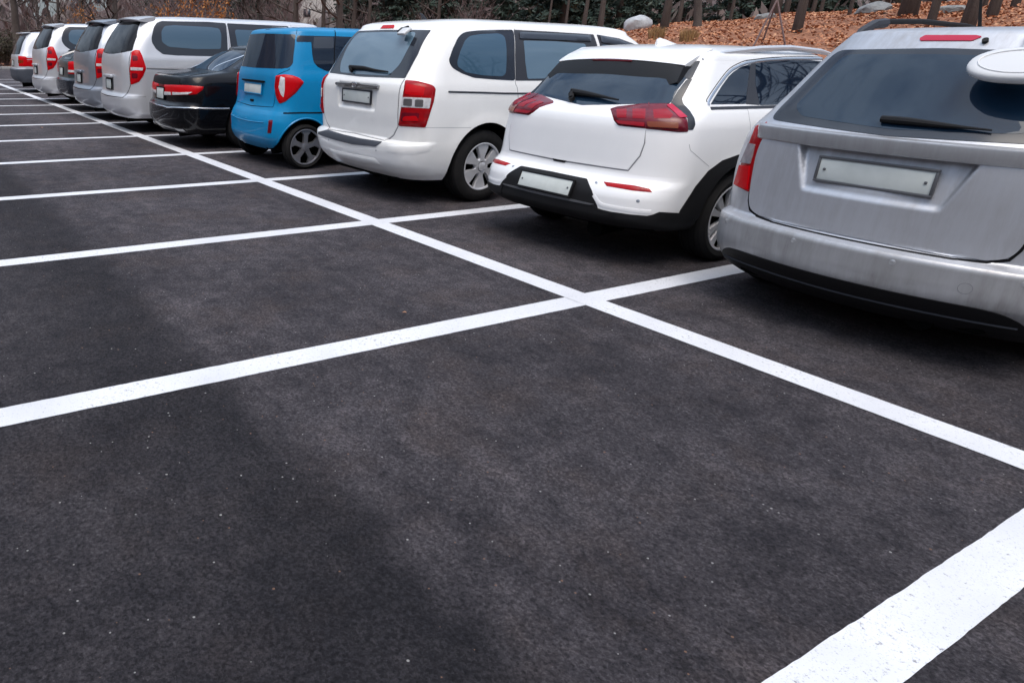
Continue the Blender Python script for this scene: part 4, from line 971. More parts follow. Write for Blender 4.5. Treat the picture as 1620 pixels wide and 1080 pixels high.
# ------------------------------------------------------------------ one-box van
def detail_van(c):
    R7, R8, T = Z(150, 15, .166667), Z(280, 15, .123457), Z(0, 0, .222222)
    gh = half(c, R7([(436, 122), (400, 260), (357, 393), (250, 420)])); gh[0] = (0, gh[1][1]); gh[-1] = (0, gh[-2][1]-.015)
    c.patch('rear_window', gh, 'rear', 'vanglass', .003, sym=True, rnd_=.02, res=.035)
    tl = c.patch('taillight', R7([(350, 402), (385, 386), (424, 388), (450, 440), (488, 560), (460, 632), (420, 690), (342, 718), (331, 560)]), 'px', 'lensbr', .004, .02, .016, res=.025, rnd_=.02, mirror=True)
    c.patch('reversing_lamp', R7([(343, 550), (458, 556), (452, 582), (343, 580)]), 'px', 'lenswh', .0205, .008, .002, res=.02, rnd_=.004, mirror=True, parent=tl)
    c.patch('brake_lamp', R7([(360, 440), (405, 445), (410, 490), (360, 490)]), 'px', 'lensdk', .0205, .008, .002, res=.02, rnd_=.02, mirror=True, parent=tl)
    c.patch('brake_lamp', R7([(352, 605), (410, 610), (405, 655), (354, 655)]), 'px', 'lensdk', .0205, .008, .002, res=.02, rnd_=.02, mirror=True, parent=tl)
    th = half(c, R7([(345, 408), (326, 560), (338, 722), (318, 775), (268, 835)])); th[0] = (0, gh[-1][1]-.02); th[-1] = (0, th[-2][1]-.01)
    c.patch('tailgate', th, 'rear', c.paint, .005, .012, sym=True, rnd_=.03, res=.03)
    gl = th[1:-1]; c.ribbon('panel_gap', gl+[(0, th[-1][1]-.006)]+[(-a, b) for a, b in gl[::-1]], 'rear', 'gap', .014, .0015, smooth=False)
    zp = c.at(*R7([(140, 705)])[0]).z
    c.patch('plate_surround', [(0, zp+.13), (.24, zp+.13), (.26, zp-.10), (0, zp-.10)], 'rear', 'brushed', .0065, .010, sym=True, rnd_=.03, res=.03)
    b = MB(); h, n = c.cast('rear', 0, zp+.12); b.box((0, h.y-.03, zp+.135), (.52, .05, .05), None, .016); b.make('tailgate_handle', c.paint, c.root)
    plate(c, zp, .335, .155, frame='gap', off=.018, bolts=False)
    c.patch('step_pad', [(-.45, .17), (.45, .17), (.45, .02), (-.45, .02)], 'top', 'brushed', .003) if False else None
    # roof spoiler
    s = MB(); v = []; f = []; n = 16
    for k in range(n+1):
        t = -1+2*k/n; x = .70*t; dy = .10*t*t; dz_ = -.03*t*t
        ys = [(.74, 1.918+dz_), (.46+dy, 1.892+dz_), (.335+dy, 1.862+dz_), (.34+dy, 1.842+dz_), (.46+dy, 1.83+dz_), (.70, 1.80+dz_)]
        v += [(x, a, b_) for a, b_ in ys]
    for k in range(n):
        for i in range(6): f.append([k*6+i, k*6+(i+1) % 6, (k+1)*6+(i+1) % 6, (k+1)*6+i])
    f += [list(range(6)), [n*6+i for i in range(6)][::-1]]
    s.add(v, f); s.make('spoiler', c.paint, c.root, 32)
    P = loc_side(c, T([(1078, 270), (1095, 195), (1115, 165), (1150, 152)])+R8([(0, 157), (400, 163), (622, 180), (650, 560), (500, 603), (0, 592)])+T([(1160, 388), (1110, 350), (1082, 305)]))
    zt, zl = P[6][1], P[8][1]; y2 = P[6][0]
    qw = c.patch('quarter_window', P, 'side', 'frit', .003, rnd_=.03, mirror=True, res=.04)
    q = loc_side(c, T([(1148, 225), (1170, 188), (1240, 182), (1500, 196), (1560, 205), (1575, 245), (1572, 350), (1400, 352), (1200, 335), (1152, 300)]))
    c.patch('glass_pane', q, 'side', 'bluegl', .0045, .003, rnd_=.04, mirror=True, res=.04, parent=qw)
    sw = c.patch('side_window', [(y2+.02, zl), (y2+.02, zt), (y2+1.25, zt-.01), (y2+1.28, zl-.01)], 'side', 'frit', .003, rnd_=.03, mirror=True, res=.05)
    c.patch('glass_pane', [(y2+.16, zl+.08), (y2+.14, zt-.10), (y2+1.12, zt-.11), (y2+1.15, zl+.06)], 'side', 'bluegl', .0045, .003, rnd_=.06, mirror=True, res=.05, parent=sw)
    c.patch('side_window', [(y2+1.34, zl-.01), (y2+1.32, zt-.02), (y2+1.75, zt-.06), (y2+2.3, zl-.03)], 'side', 'glass', .003, rnd_=.03, mirror=True, res=.05)
    ml = loc_side(c, T([(1045, 487), (1340, 494)])); c.ribbon('side_moulding', ml+[(3.2, ml[-1][1])], 'side', 'seamgrey', .028, .003, mirror=True, bulge=.006)
    for y in (y2, y2+1.31, y2+2.35): c.ribbon('door_seam', [(y, zt+.03), (y, zl), (y+.02, .7), (y-.02, .36)], 'side', 'seamgrey', mirror=True)
    c.ribbon('bumper_seam', loc_side(c, T([(905, 692), (1040, 690)])), 'side', 'seamgrey', .008, .001, mirror=True)
    handles(c, (y2+.15, y2+1.45), .98); wing_mirror(c, y2+2.2, 1.2); front_end(c, 1.22, 1.72, (.72, .62), (.70, .90))
    b = MB(); b.tube([(-.30, .55, 1.86), (-.30, .40, 1.80)], .02, 8); b.make('parking_mirror', 'frit', c.root)

# ------------------------------------------------------------------ the two off-roaders at the far end
def car_far(name, label, loc, paint, bump, W_, zt, slope, style, group=None):
    k = W_/.92
    wh = [dict(y=.95, r=.35, arch=.41, x=W_-.03), dict(y=3.6, r=.35, arch=.41, x=W_-.03)]
    c = Car(name, label, 'car', loc, 0, paint, 4.5,
        [(.30, .12), (.38, .03), (.5, 0), (.66, 0), (.70, .05), (.8, .07), (1.05, .09), (1.12, .12), (zt-.11, .12+slope), (zt-.09, .15+slope)],
        [(.30, W_-.1), (.4, W_-.03), (.7, W_), (1.0, W_-.01), (1.12, W_-.05), (zt-.11, W_-.24), (zt-.09, W_-.26)],
        [(.30, 4.4), (.5, 4.5), (.85, 4.4), (1.0, 4.2), (1.08, 3.4), (zt-.09, 2.5)], zt-.09, zt, .26, .28, .06, wh, seam=(.69, .95), dz=.03)
    add_wheels(c, .235, .21, 'five'); underbody(c, .6, .26, .44)
    c.bumper.data.materials[0] = MT[bump]
    z2 = zt-.16
    c.patch('rear_window', [(0, z2), (W_-.33, z2), (W_-.20, 1.10), (0, 1.09)], 'rear', 'vanglass', .003, sym=True, rnd_=.04, res=.05)
    if style == 0:
        tl = c.patch('taillight', [(W_-.30, 1.06), (W_-.07, 1.07), (W_-.08, .80), (W_-.30, .80)], 'rear', 'lensbr', .004, .02, .012, res=.03, rnd_=.03, mirror=True)
        c.patch('reversing_lamp', [(W_-.29, .885), (W_-.09, .885), (W_-.09, .835), (W_-.29, .835)], 'rear', 'lenswh', .016, .008, .002, res=.03, rnd_=.006, mirror=True, parent=tl)
    else:
        tl = c.patch('taillight', [(W_-.22, 1.06), (W_-.02, 1.05), (W_-.0, .76), (W_-.20, .76)], 'rear', 'lensbr', .004, .02, .012, res=.03, rnd_=.02, mirror=True)
        c.patch('indicator_lamp', [(W_-.21, .95), (W_-.07, .95), (W_-.07, .85), (W_-.21, .85)], 'rear', 'lensor', .016, .008, .002, res=.03, rnd_=.006, mirror=True, parent=tl)
    c.patch('tailgate', [(0, 1.06), (W_-.32, 1.06), (W_-.24, .80), (W_-.30, .73), (0, .72)], 'rear', paint, .004, .01, sym=True, rnd_=.03, res=.05)
    plate(c, .84, .335, .155, frame='gap', bolts=False)
    s = MB(); s.box((0, .16+slope, zt-.05), (2*(W_-.34), .26, .035), Matrix.Rotation(math.radians(6), 3, 'X'), .012); s.make('spoiler', paint if style else 'frit', c.root)
    ys = .40+slope*.5
    c.patch('side_window', [(ys+.02, 1.12), (ys+.20, zt-.17), (1.35, zt-.16), (1.30, 1.11)], 'side', 'bluegl', .003, rnd_=.06, mirror=True, res=.05)
    c.patch('side_window', [(1.40, 1.11), (1.44, zt-.16), (2.3, zt-.17), (2.3, 1.10)], 'side', 'glass', .003, rnd_=.04, mirror=True, res=.05)
    c.patch('side_window', [(2.37, 1.10), (2.37, zt-.17), (2.6, zt-.22), (3.1, 1.10)], 'side', 'glass', .003, rnd_=.04, mirror=True, res=.05)
    for y in (1.36, 2.34, 3.2): c.ribbon('door_seam', [(y, 1.08), (y+.02, .7), (y-.02, .40)], 'side', mirror=True)
    wing_mirror(c, 2.95, 1.08); front_end(c, 1.1, zt-.2, (W_-.22, W_-.34), (.68, .86))
    return c
ROW = 'cars parked nose-in along the row'
carens = car_carens(); detail_carens(carens)
niro = car_niro(); detail_niro(niro)
carn = car_carnival(); detail_carnival(carn)
ray = car_ray(); detail_ray(ray)
sed = car_sedan(); detail_sedan(sed)
van = car_van(); detail_van(van)
def copy_car(src, loc, label, paint):
    r = src.copy(); COL.objects.link(r); r.location = loc; r['label'] = label
    def repaint(o):
        for s_ in o.material_slots:
            if s_.material == MT['vansilver']: s_.link = 'OBJECT'; s_.material = MT[paint]
    for ch in list(src.children):
        c = ch.copy(); COL.objects.link(c); c.parent = r; repaint(c)
        for g_ in ch.children:
            d = g_.copy(); COL.objects.link(d); d.parent = c; repaint(d)
    return r
vanb = copy_car(van.root, (-15.46, -.2, 0), 'middle-distance grey silver van directly right of the dark green car', 'greysilver')
vanc = copy_car(van.root, (-20.22, -.25, 0), 'white-silver van left of the dark green car, smallest of the three vans', 'vansilver')
hcar = car_far('parked_car', 'dark green car with a raked rear window squeezed between two vans', (-17.8, -.1, 0), 'green', 'frit', .86, 1.66, .75, 0)
jcar = car_far('parked_car', 'pale silver off-roader with a dark bumper at the left end of the row', (-24.85, -.15, 0), 'vansilver', 'step', .91, 1.76, .30, 1)
for r_, lab in ((carens.root, 'dusty silver people carrier with a round white parking mirror, nearest the camera'), (niro.root, 'white crossover with a black tail spoiler between the silver car and the minivan'),
                (carn.root, 'white minivan with tall red taillights and chrome tailgate bar beside the blue car'), (ray.root, 'small bright blue box-shaped car between the black saloon and the white minivan'),
                (sed.root, 'black saloon with a wide red taillight band, left of the blue car'), (van.root, 'large white-silver van with a long tinted side window, left of the black saloon')):
    r_['label'] = lab
for r_ in (carens.root, niro.root, carn.root, ray.root, sed.root, van.root, vanb, vanc, hcar.root, jcar.root): r_['group'] = ROW
# ------------------------------------------------------------------ ground
S = 2.3763                                                            # bay spacing
def nodes(m): return m.node_tree.nodes, m.node_tree.links
def asphalt_mat():
    m = mat('asphalt', (.04, .04, .045), .85, spec=.12); n, l = nodes(m); b = n['Principled BSDF']
    tc = n.new('ShaderNodeTexCoord')
    def noise(sc_, det, ro=.6, vec=None):
        t = n.new('ShaderNodeTexNoise'); t.inputs['Scale'].default_value = sc_; t.inputs['Detail'].default_value = det; t.inputs['Roughness'].default_value = ro
        l.new(vec or tc.outputs['Object'], t.inputs[0]); return t.outputs['Fac']
    def ramp(f, a, b_, c0, c1):
        r = n.new('ShaderNodeValToRGB'); r.color_ramp.elements[0].position = a; r.color_ramp.elements[1].position = b_
        r.color_ramp.elements[0].color = (*c0, 1); r.color_ramp.elements[1].color = (*c1, 1); l.new(f, r.inputs[0]); return r.outputs[0]
    def mix(f, a, b_, mode='MIX'):
        x = n.new('ShaderNodeMix'); x.data_type = 'RGBA'; x.blend_type = mode
        if isinstance(f, float): x.inputs[0].default_value = f
        else: l.new(f, x.inputs[0])
        for s_, i in ((a, 6), (b_, 7)):
            if isinstance(s_, tuple): x.inputs[i].default_value = (*s_, 1)
            else: l.new(s_, x.inputs[i])
        return x.outputs[2]
    def math_(op, a, b_=None, c=None):
        x = n.new('ShaderNodeMath'); x.operation = op
        for s_, i in ((a, 0), (b_, 1), (c, 2)):
            if s_ is None: continue
            if isinstance(s_, (int, float)): x.inputs[i].default_value = s_
            else: l.new(s_, x.inputs[i])
        return x.outputs[0]
    base = ramp(noise(.75, 6, .62), .32, .68, (.045, .0435, .048), (.086, .0825, .088))
    col = base
    col = mix(1.0, col, ramp(noise(6, 7, .78), .36, .64, (.66, .66, .69), (1.34, 1.30, 1.29)), 'MULTIPLY')
    st = n.new('ShaderNodeMapping'); st.inputs['Scale'].default_value = (.22, 1.6, 1); l.new(tc.outputs['Object'], st.inputs[0])
    col = mix(1.0, col, ramp(noise(1.1, 6, .65, st.outputs[0]), .32, .68, (.74, .74, .77), (1.20, 1.17, 1.17)), 'MULTIPLY')
    wv = n.new('ShaderNodeMix'); wv.data_type = 'VECTOR'; wv.inputs[0].default_value = .10
    wn = n.new('ShaderNodeTexNoise'); wn.inputs['Scale'].default_value = 14; wn.inputs['Detail'].default_value = 3; l.new(tc.outputs['Object'], wn.inputs[0])
    l.new(tc.outputs['Object'], wv.inputs[4]); l.new(wn.outputs['Color'], wv.inputs[5])
    vc = n.new('ShaderNodeTexVoronoi'); vc.feature = 'DISTANCE_TO_EDGE'; vc.inputs['Scale'].default_value = 9; l.new(wv.outputs[1], vc.inputs['Vector'])
    crk = math_('MULTIPLY', math_('LESS_THAN', vc.outputs['Distance'], .03), math_('GREATER_THAN', noise(3.1, 4), .50))
    col = mix(math_('MULTIPLY', crk, .22), col, (.010, .010, .012))
    col = mix(math_('MULTIPLY', ramp(noise(1.7, 5, .7), .50, .70, (0, 0, 0), (1, 1, 1)), .50), col, (.080, .063, .058))
    # older, darker strip of tarmac in the driving lane: its joint runs parallel to the bays
    sep = n.new('ShaderNodeSeparateXYZ'); l.new(tc.outputs['Object'], sep.inputs[0])
    yj = math_('ADD', sep.outputs['Y'], math_('MULTIPLY', math_('SUBTRACT', noise(2.6, 6, .7), .5), .30))
    lane = n.new('ShaderNodeMapRange'); l.new(yj, lane.inputs[0]); lane.inputs[1].default_value = -2.36; lane.inputs[2].default_value = -2.60; lane.interpolation_type = 'SMOOTHSTEP'
    col = mix(math_('MULTIPLY', lane.outputs[0], .44), col, (.014, .0145, .018))
    # thicker dark smear right along the joint
    fal = n.new('ShaderNodeMapRange'); l.new(yj, fal.inputs[0]); fal.inputs[1].default_value = -3.5; fal.inputs[2].default_value = -2.55; fal.interpolation_type = 'SMOOTHSTEP'
    col = mix(math_('MULTIPLY', math_('MULTIPLY', fal.outputs[0], lane.outputs[0]), math_('MULTIPLY', noise(3.3, 5, .7), .75)), col, (.010, .0105, .013))
    fine = ramp(noise(75, 5, .8), .34, .68, (.45, .45, .46), (1.62, 1.60, 1.59))
    col = mix(1.0, col, fine, 'MULTIPLY')
    col = mix(1.0, col, ramp(noise(34, 5, .8), .34, .68, (.76, .76, .78), (1.24, 1.23, 1.22)), 'MULTIPLY')
    # bare stones of the wearing course, each with its own tone
    vs_ = n.new('ShaderNodeTexVoronoi'); vs_.inputs['Scale'].default_value = 110; l.new(tc.outputs['Object'], vs_.inputs['Vector'])
    vsc = n.new('ShaderNodeSeparateColor'); l.new(vs_.outputs['Color'], vsc.inputs[0])
    col = mix(1.0, col, ramp(vsc.outputs[0], .0, 1.0, (.66, .66, .67), (1.34, 1.33, 1.32)), 'MULTIPLY')
    # crusty pits: crevice shade and dirt painted dark into the colour
    pit = ramp(noise(78, 4, .8), .55, .68, (0, 0, 0), (1, 1, 1)); col = mix(math_('MULTIPLY', pit, .7), col, (.012, .012, .014))
    # pale stones worn bare and brown grit
    v = n.new('ShaderNodeTexVoronoi'); v.inputs['Scale'].default_value = 38; v.inputs['Randomness'].default_value = 1; l.new(tc.outputs['Object'], v.inputs['Vector'])
    hsh = n.new('ShaderNodeSeparateColor'); l.new(v.outputs['Color'], hsh.inputs[0])
    spot = math_('MULTIPLY', math_('LESS_THAN', v.outputs['Distance'], math_('MULTIPLY', hsh.outputs[1], .17)), math_('GREATER_THAN', hsh.outputs[0], .80))
    sc_ = ramp(hsh.outputs[2], .55, .75, (.36, .35, .34), (.20, .12, .085))
    col = mix(spot, col, sc_)
    l.new(col, b.inputs['Base Color'])
    r = n.new('ShaderNodeMapRange'); l.new(noise(3, 4), r.inputs[0]); r.inputs[3].default_value = .70; r.inputs[4].default_value = .92; l.new(r.outputs[0], b.inputs['Roughness'])
    bp = n.new('ShaderNodeBump'); bp.inputs['Strength'].default_value = 1.; bp.inputs['Distance'].default_value = .016
    h = math_('ADD', noise(60, 6, .8), math_('MULTIPLY', noise(22, 4, .75), .4)); l.new(h, bp.inputs['Height']); l.new(bp.outputs[0], b.inputs['Normal'])
    return m
def paint_line_mat():
    m = mat('line_paint', (.80, .81, .82), .6); n, l = nodes(m); b = n['Principled BSDF']
    tc = n.new('ShaderNodeTexCoord'); g = n.new('ShaderNodeNewGeometry')
    t = n.new('ShaderNodeTexNoise'); t.inputs['Scale'].default_value = 55; t.inputs['Detail'].default_value = 5; t.inputs['Roughness'].default_value = .75; l.new(g.outputs['Position'], t.inputs[0])
    t2 = n.new('ShaderNodeTexNoise'); t2.inputs['Scale'].default_value = 2.2; t2.inputs['Detail'].default_value = 5; l.new(g.outputs['Position'], t2.inputs[0])
    ad = n.new('ShaderNodeMath'); ad.operation = 'MULTIPLY_ADD'; l.new(t2.outputs['Fac'], ad.inputs[0]); ad.inputs[1].default_value = .22; l.new(t.outputs['Fac'], ad.inputs[2])
    r = n.new('ShaderNodeValToRGB'); r.color_ramp.elements[0].position = .70; r.color_ramp.elements[1].position = .80
    r.color_ramp.elements[0].color = (.64, .65, .68, 1); r.color_ramp.elements[1].color = (.22, .22, .23, 1); l.new(ad.outputs[0], r.inputs[0])
    t3 = n.new('ShaderNodeTexNoise'); t3.inputs['Scale'].default_value = 150; t3.inputs['Detail'].default_value = 3; t3.inputs['Roughness'].default_value = .7; l.new(g.outputs['Position'], t3.inputs[0])
    r3 = n.new('ShaderNodeValToRGB'); r3.color_ramp.elements[0].position = .60; r3.color_ramp.elements[1].position = .72
    r3.color_ramp.elements[0].color = (1, 1, 1, 1); r3.color_ramp.elements[1].color = (.45, .45, .46, 1); l.new(t3.outputs['Fac'], r3.inputs[0])
    m3 = n.new('ShaderNodeMix'); m3.data_type = 'RGBA'; m3.blend_type = 'MULTIPLY'; m3.inputs[0].default_value = 1; l.new(r.outputs[0], m3.inputs[6]); l.new(r3.outputs[0], m3.inputs[7])
    mx = n.new('ShaderNodeMix'); mx.data_type = 'RGBA'; mx.blend_type = 'MULTIPLY'; mx.inputs[0].default_value = 1
    r2 = n.new('ShaderNodeValToRGB'); r2.color_ramp.elements[0].color = (.86, .86, .86, 1); r2.color_ramp.elements[1].color = (1, 1, 1, 1); r2.color_ramp.elements[0].position = .3; r2.color_ramp.elements[1].position = .6; l.new(t2.outputs['Fac'], r2.inputs[0])
    l.new(m3.outputs[2], mx.inputs[6]); l.new(r2.outputs[0], mx.inputs[7]); l.new(mx.outputs[2], b.inputs['Base Color'])
    bp = n.new('ShaderNodeBump'); bp.inputs['Strength'].default_value = .5; bp.inputs['Distance'].default_value = .003; l.new(t.outputs['Fac'], bp.inputs['Height']); l.new(bp.outputs[0], b.inputs['Normal'])
    return m
MT['asphalt'] = asphalt_mat(); MT['line'] = paint_line_mat()
MT['soil'] = mat('leafy_soil', (.20, .080, .042), .95, noise=(6, (.36, .165, .09), 8, (1, 1, 1)), bump=(14, 1., .06))
MT['earth'] = mat('dry_earth', (.10, .075, .055), .95, noise=(.4, (.15, .11, .08), 6, (1, 1, 1)))
MT['kerb'] = mat('kerb_stone', (.36, .36, .36), .85, noise=(3, (.28, .28, .28), 5, (1, 1, 1)))
MT['bark'] = mat('bark', (.055, .044, .040), .95, noise=(7, (.095, .078, .070), 6, (1, 1, .25)), bump=(24, .8, .02))
MT['twig'] = mat('twigs', (.15, .108, .108), .95, noise=(1.2, (.22, .16, .16), 4, (1, 1, 1)))
MT['rock'] = mat('rock', (.16, .165, .165), .9, noise=(3, (.30, .31, .31), 6, (1, 1, 1)), bump=(9, .8, .05))
MT['palerock'] = mat('pale_rock', (.34, .36, .38), .85, noise=(3, (.52, .54, .56), 6, (1, 1, 1)), bump=(9, .6, .04))
def island_mat(name, cols, rough=.8, trans=0.):
    m = mat(name, cols[0], rough); n, l = nodes(m); b = n['Principled BSDF']
    g = n.new('ShaderNodeNewGeometry'); r = n.new('ShaderNodeValToRGB'); e = r.color_ramp.elements
    e[0].color = (*cols[0], 1); e[1].color = (*cols[-1], 1); e[0].position = 0; e[1].position = 1
    for i, c in enumerate(cols[1:-1]): q = e.new((i+1)/(len(cols)-1)); q.color = (*c, 1)
    l.new(g.outputs['Random Per Island'], r.inputs[0]); l.new(r.outputs[0], b.inputs['Base Color']); return m
MT['litter'] = island_mat('fallen_leaves', [(.19, .065, .030), (.37, .145, .065), (.50, .225, .11), (.29, .11, .055), (.57, .33, .19)])
MT['needles'] = island_mat('conifer_needles', [(.024, .044, .036), (.042, .072, .055), (.032, .058, .048), (.065, .085, .068)])
MT['rust'] = island_mat('rust_leaves', [(.30, .11, .03), (.42, .18, .05), (.24, .09, .03)])
MT['strawgrass'] = island_mat('dry_grass', [(.26, .17, .08), (.36, .22, .09), (.20, .10, .05)])
MT['farwood'] = island_mat('far_wood', [(.12, .093, .096), (.18, .138, .138), (.08, .07, .07), (.21, .16, .15), (.09, .085, .065)])
MT['bushdark'] = island_mat('dark_bush', [(.035, .038, .022), (.06, .055, .03), (.045, .04, .028)])
MT['facade'] = mat('facade_render', (.62, .60, .57), .85, noise=(.2, (.55, .53, .51), 4, (1, 1, 1)))
MT['facade2'] = mat('facade_paint', (.45, .52, .53), .85, noise=(.2, (.40, .46, .47), 4, (1, 1, 1)))
MT['pane'] = mat('window_pane', (.05, .06, .075), .08)
MT['balc'] = mat('balcony_slab', (.50, .48, .46), .85)
MT['wallgrey'] = mat('grey_wall', (.10, .105, .12), .85)
MT['postwhite'] = mat('white_post', (.62, .63, .65), .6)

XL = -46.0
def terr(x, y):
    s_ = np.maximum(y-6.9, 0.)
    up = .205*s_*sstep(0, 5, s_)
    cap = np.clip(2.85+.18*(x+24), 1.4, 9.0)
    left = sstep(-27, -40, x)
    cap = cap*(1-left)+.8*left
    h = cap*(1-np.exp(-up/np.maximum(cap, .1)*1.25))
    xx = np.maximum(XL-x-.3, 0.); h = np.maximum(h, .7*(1-np.exp(-xx*.08)))
    return h+.05*np.sin(x*1.7+y*.9)*sstep(0, 3, s_)+.04*np.sin(x*.8-y*1.9)*sstep(0, 3, s_)
def ray_terr(u, v, tmax=90):
    o, d = px_ray(u, v); d = d/np.hypot(d[0], d[1])
    for t in np.arange(8, tmax, .1):
        p = o+d*t
        if p[1] > 7.2 and p[2] <= terr(p[0], p[1]): return np.array([p[0], p[1], terr(p[0], p[1])]), t
    p = o+d*40; return np.array([p[0], p[1], float(terr(p[0], p[1]))]), 40.
def polar(u, D):
    o, d = px_ray(u, 20); d = d/np.hypot(d[0], d[1]); p = o+d*D; return np.array([p[0], p[1], float(terr(p[0], p[1]))])

g = MB(); g.add([(-900, -900, -.06), (900, -900, -.06), (900, 900, -.06), (-900, 900, -.06)], [[0, 1, 2, 3]]); tag(g.make('ground', 'earth'), kind='structure')
g = MB(); g.add([(XL, -45, 0), (30, -45, 0), (30, 6.2, 0), (XL, 6.2, 0)], [[0, 1, 2, 3]]); tag(g.make('asphalt', 'asphalt'), kind='structure')
k = MB()
for i in range(38): k.box((XL+1+2*i, 6.28, .06), (1.985, .15, .18), None, .015)
for i in range(25): k.box((XL-.08, 6.2-1-2*i, .06), (.15, 1.985, .18), None, .015)
tag(k.make('kerb', 'kerb'), kind='structure')
xs = np.concatenate([np.arange(-150, -50, 4.), np.arange(-50, 12, .7), np.arange(12, 80, 4.)]); ys = np.concatenate([np.arange(6.36, 45, .7), np.arange(45, 160, 5.)])
V = [(x, y, float(terr(x, y))) for y in ys for x in xs]; nx = len(xs)
F = [[j*nx+i, j*nx+i+1, (j+1)*nx+i+1, (j+1)*nx+i] for j in range(len(ys)-1) for i in range(nx-1)]
tag(link('hillside', mesh('hillside', V, F), 'soil'), kind='structure')
xs = np.arange(-150, XL-.2, 2.5).tolist()+[XL-.16]; ys2 = np.arange(-60, 6.37, 2.2).tolist()
if ys2[-1] < 6.36: ys2.append(6.36)
V = [(x, y, float(terr(x, y))) for y in ys2 for x in xs]; nx = len(xs)
F = [[j*nx+i, j*nx+i+1, (j+1)*nx+i+1, (j+1)*nx+i] for j in range(len(ys2)-1) for i in range(nx-1)]
tag(link('verge', mesh('verge', V, F), 'soil'), kind='structure')

def strip(name, a, b, w_, z):
    """a painted line with slightly ragged edges"""
    a, b = np.array(a, float), np.array(b, float); L_ = np.linalg.norm(b-a); d = (b-a)/L_; p = np.array([-d[1], d[0]])
    n = int(L_/.03) if L_ < 20 else int(L_/.05); v = []; f = []; j = [0., 0.]
    for i in range(n+1):
        for q in (0, 1): j[q] = .45*j[q]+rnd.gauss(0, .0008)
        c = a+d*L_*i/n
        e0, e1 = c+p*(w_/2+j[0]), c-p*(w_/2+j[1])
        v += [(e0[0], e0[1], z), (e1[0], e1[1], z)]
    for i in range(n): f.append([2*i, 2*i+1, 2*i+3, 2*i+2])
    m = MB(); m.add(v, f); return tag(m.make(name, 'line'), kind='structure')
for k_ in range(0, 15): strip('bay_line', (-S*k_, -5.0), (-S*k_, 5.1), .168, .002)
strip('centre_line', (4.0, 0), (-S*14.2, 0), .180, .004)

# ------------------------------------------------------------------ vegetation
def bare_tree(seed, H=9., r=.16, lean=0., low=1.8):
    q = random.Random(seed); tr = MB(); cr = MB()
    pts = [Vector((0, 0, -.3))]; rs = [r*1.5]
    n = 9; dx = q.uniform(-.02, .02)+lean; dy = q.uniform(-.03, .03)
    for i in range(1, n+1):
        t = i/n; z = H*t*.8
        pts.append(Vector((dx*z+.05*q.uniform(-1, 1)*z*.25, dy*z+.05*q.uniform(-1, 1)*z*.25, z))); rs.append(r*(1.12 if i == 1 else 1-.75*t))
    tr.tube(pts, rs, 10)
    def branch(p, d, L_, r0, lev):
        k = 5; P = [p]; R_ = [r0]
        for i in range(k):
            d = (d+Vector((q.uniform(-.3, .3), q.uniform(-.3, .3), q.uniform(-.08, .22)))).normalized(); p = p+d*L_/k; P.append(p); R_.append(r0*(1-.8*(i+1)/k))
        cr.tube(P, R_, 5 if lev else 6, cap=False)
        if lev < 2:
            for i in range(5 if lev == 0 else 4):
                t = q.randint(1, k); a = q.uniform(0, 6.28)
                branch(P[t], (d+Vector((math.cos(a), math.sin(a), q.uniform(-.1, .7)))*.9).normalized(), L_*q.uniform(.35, .6), R_[t]*.65+.003, lev+1)
    for i in range(13):
        z = low+(H*.8-low)*(i/13)**.9; t = z/(H*.8); j = min(int(t*n), n-1); p = pts[j].lerp(pts[j+1], t*n-j); a = q.uniform(0, 6.28)
        branch(p, Vector((math.cos(a), math.sin(a), q.uniform(.15, .8))).normalized(), H*q.uniform(.16, .30)*(1.1-.5*t), r*.42*(1-.6*t), 0)
    a = mesh('trunk', tr.v, tr.f, True); b = mesh('crown', cr.v, cr.f, True); a.materials.append(MT['bark']); b.materials.append(MT['bark']); return a, b
def leaf_quads(mb, pts, size, q, ar=1.6):
    for p in pts:
        a = Vector((q.gauss(0, 1), q.gauss(0, 1), q.gauss(0, .6))).normalized(); b = a.cross(Vector((q.gauss(0, 1), q.gauss(0, 1), q.gauss(0, 1)))).normalized()
        s_ = size*q.uniform(.6, 1.3); p = Vector(p)
        mb.add([p-a*s_*ar*.5, p+b*s_*.32, p+a*s_*ar*.5, p-b*s_*.32], [[0, 1, 2, 3]])
def conifer(seed, H=8., r=.15, R=1.9, low=.5, n=5200):
    q = random.Random(seed); tr = MB(); tr.tube([(0, 0, -.3), (0, 0, H*.5), (.05, 0, H*.95)], [r*1.3, r*.8, .02], 9); cr = MB(); P = []
    for i in range(46):
        z = low+(H-low)*(i/46)**1.0; a = i*2.4+q.uniform(-.4, .4); L_ = R*(1-(z-low)/(H-low))**.75*q.uniform(.65, 1.15)+.15
        tip = Vector((math.cos(a)*L_, math.sin(a)*L_, z-L_*.18)); tr.tube([(0, 0, z), tip], [.025, .006], 4, cap=False)
        for k in range(int(n/46)):
            t = q.uniform(.12, 1)**.8; P.append(Vector((0, 0, z)).lerp(tip, t)+Vector((q.gauss(0, .16), q.gauss(0, .16), q.gauss(0, .10)))*(.5+t*.6))
    leaf_quads(cr, P, .17, q, 2.2)
    a = mesh('trunk', tr.v, tr.f, True); b = mesh('crown', cr.v, cr.f, False); a.materials.append(MT['bark']); b.materials.append(MT['needles']); return a, b
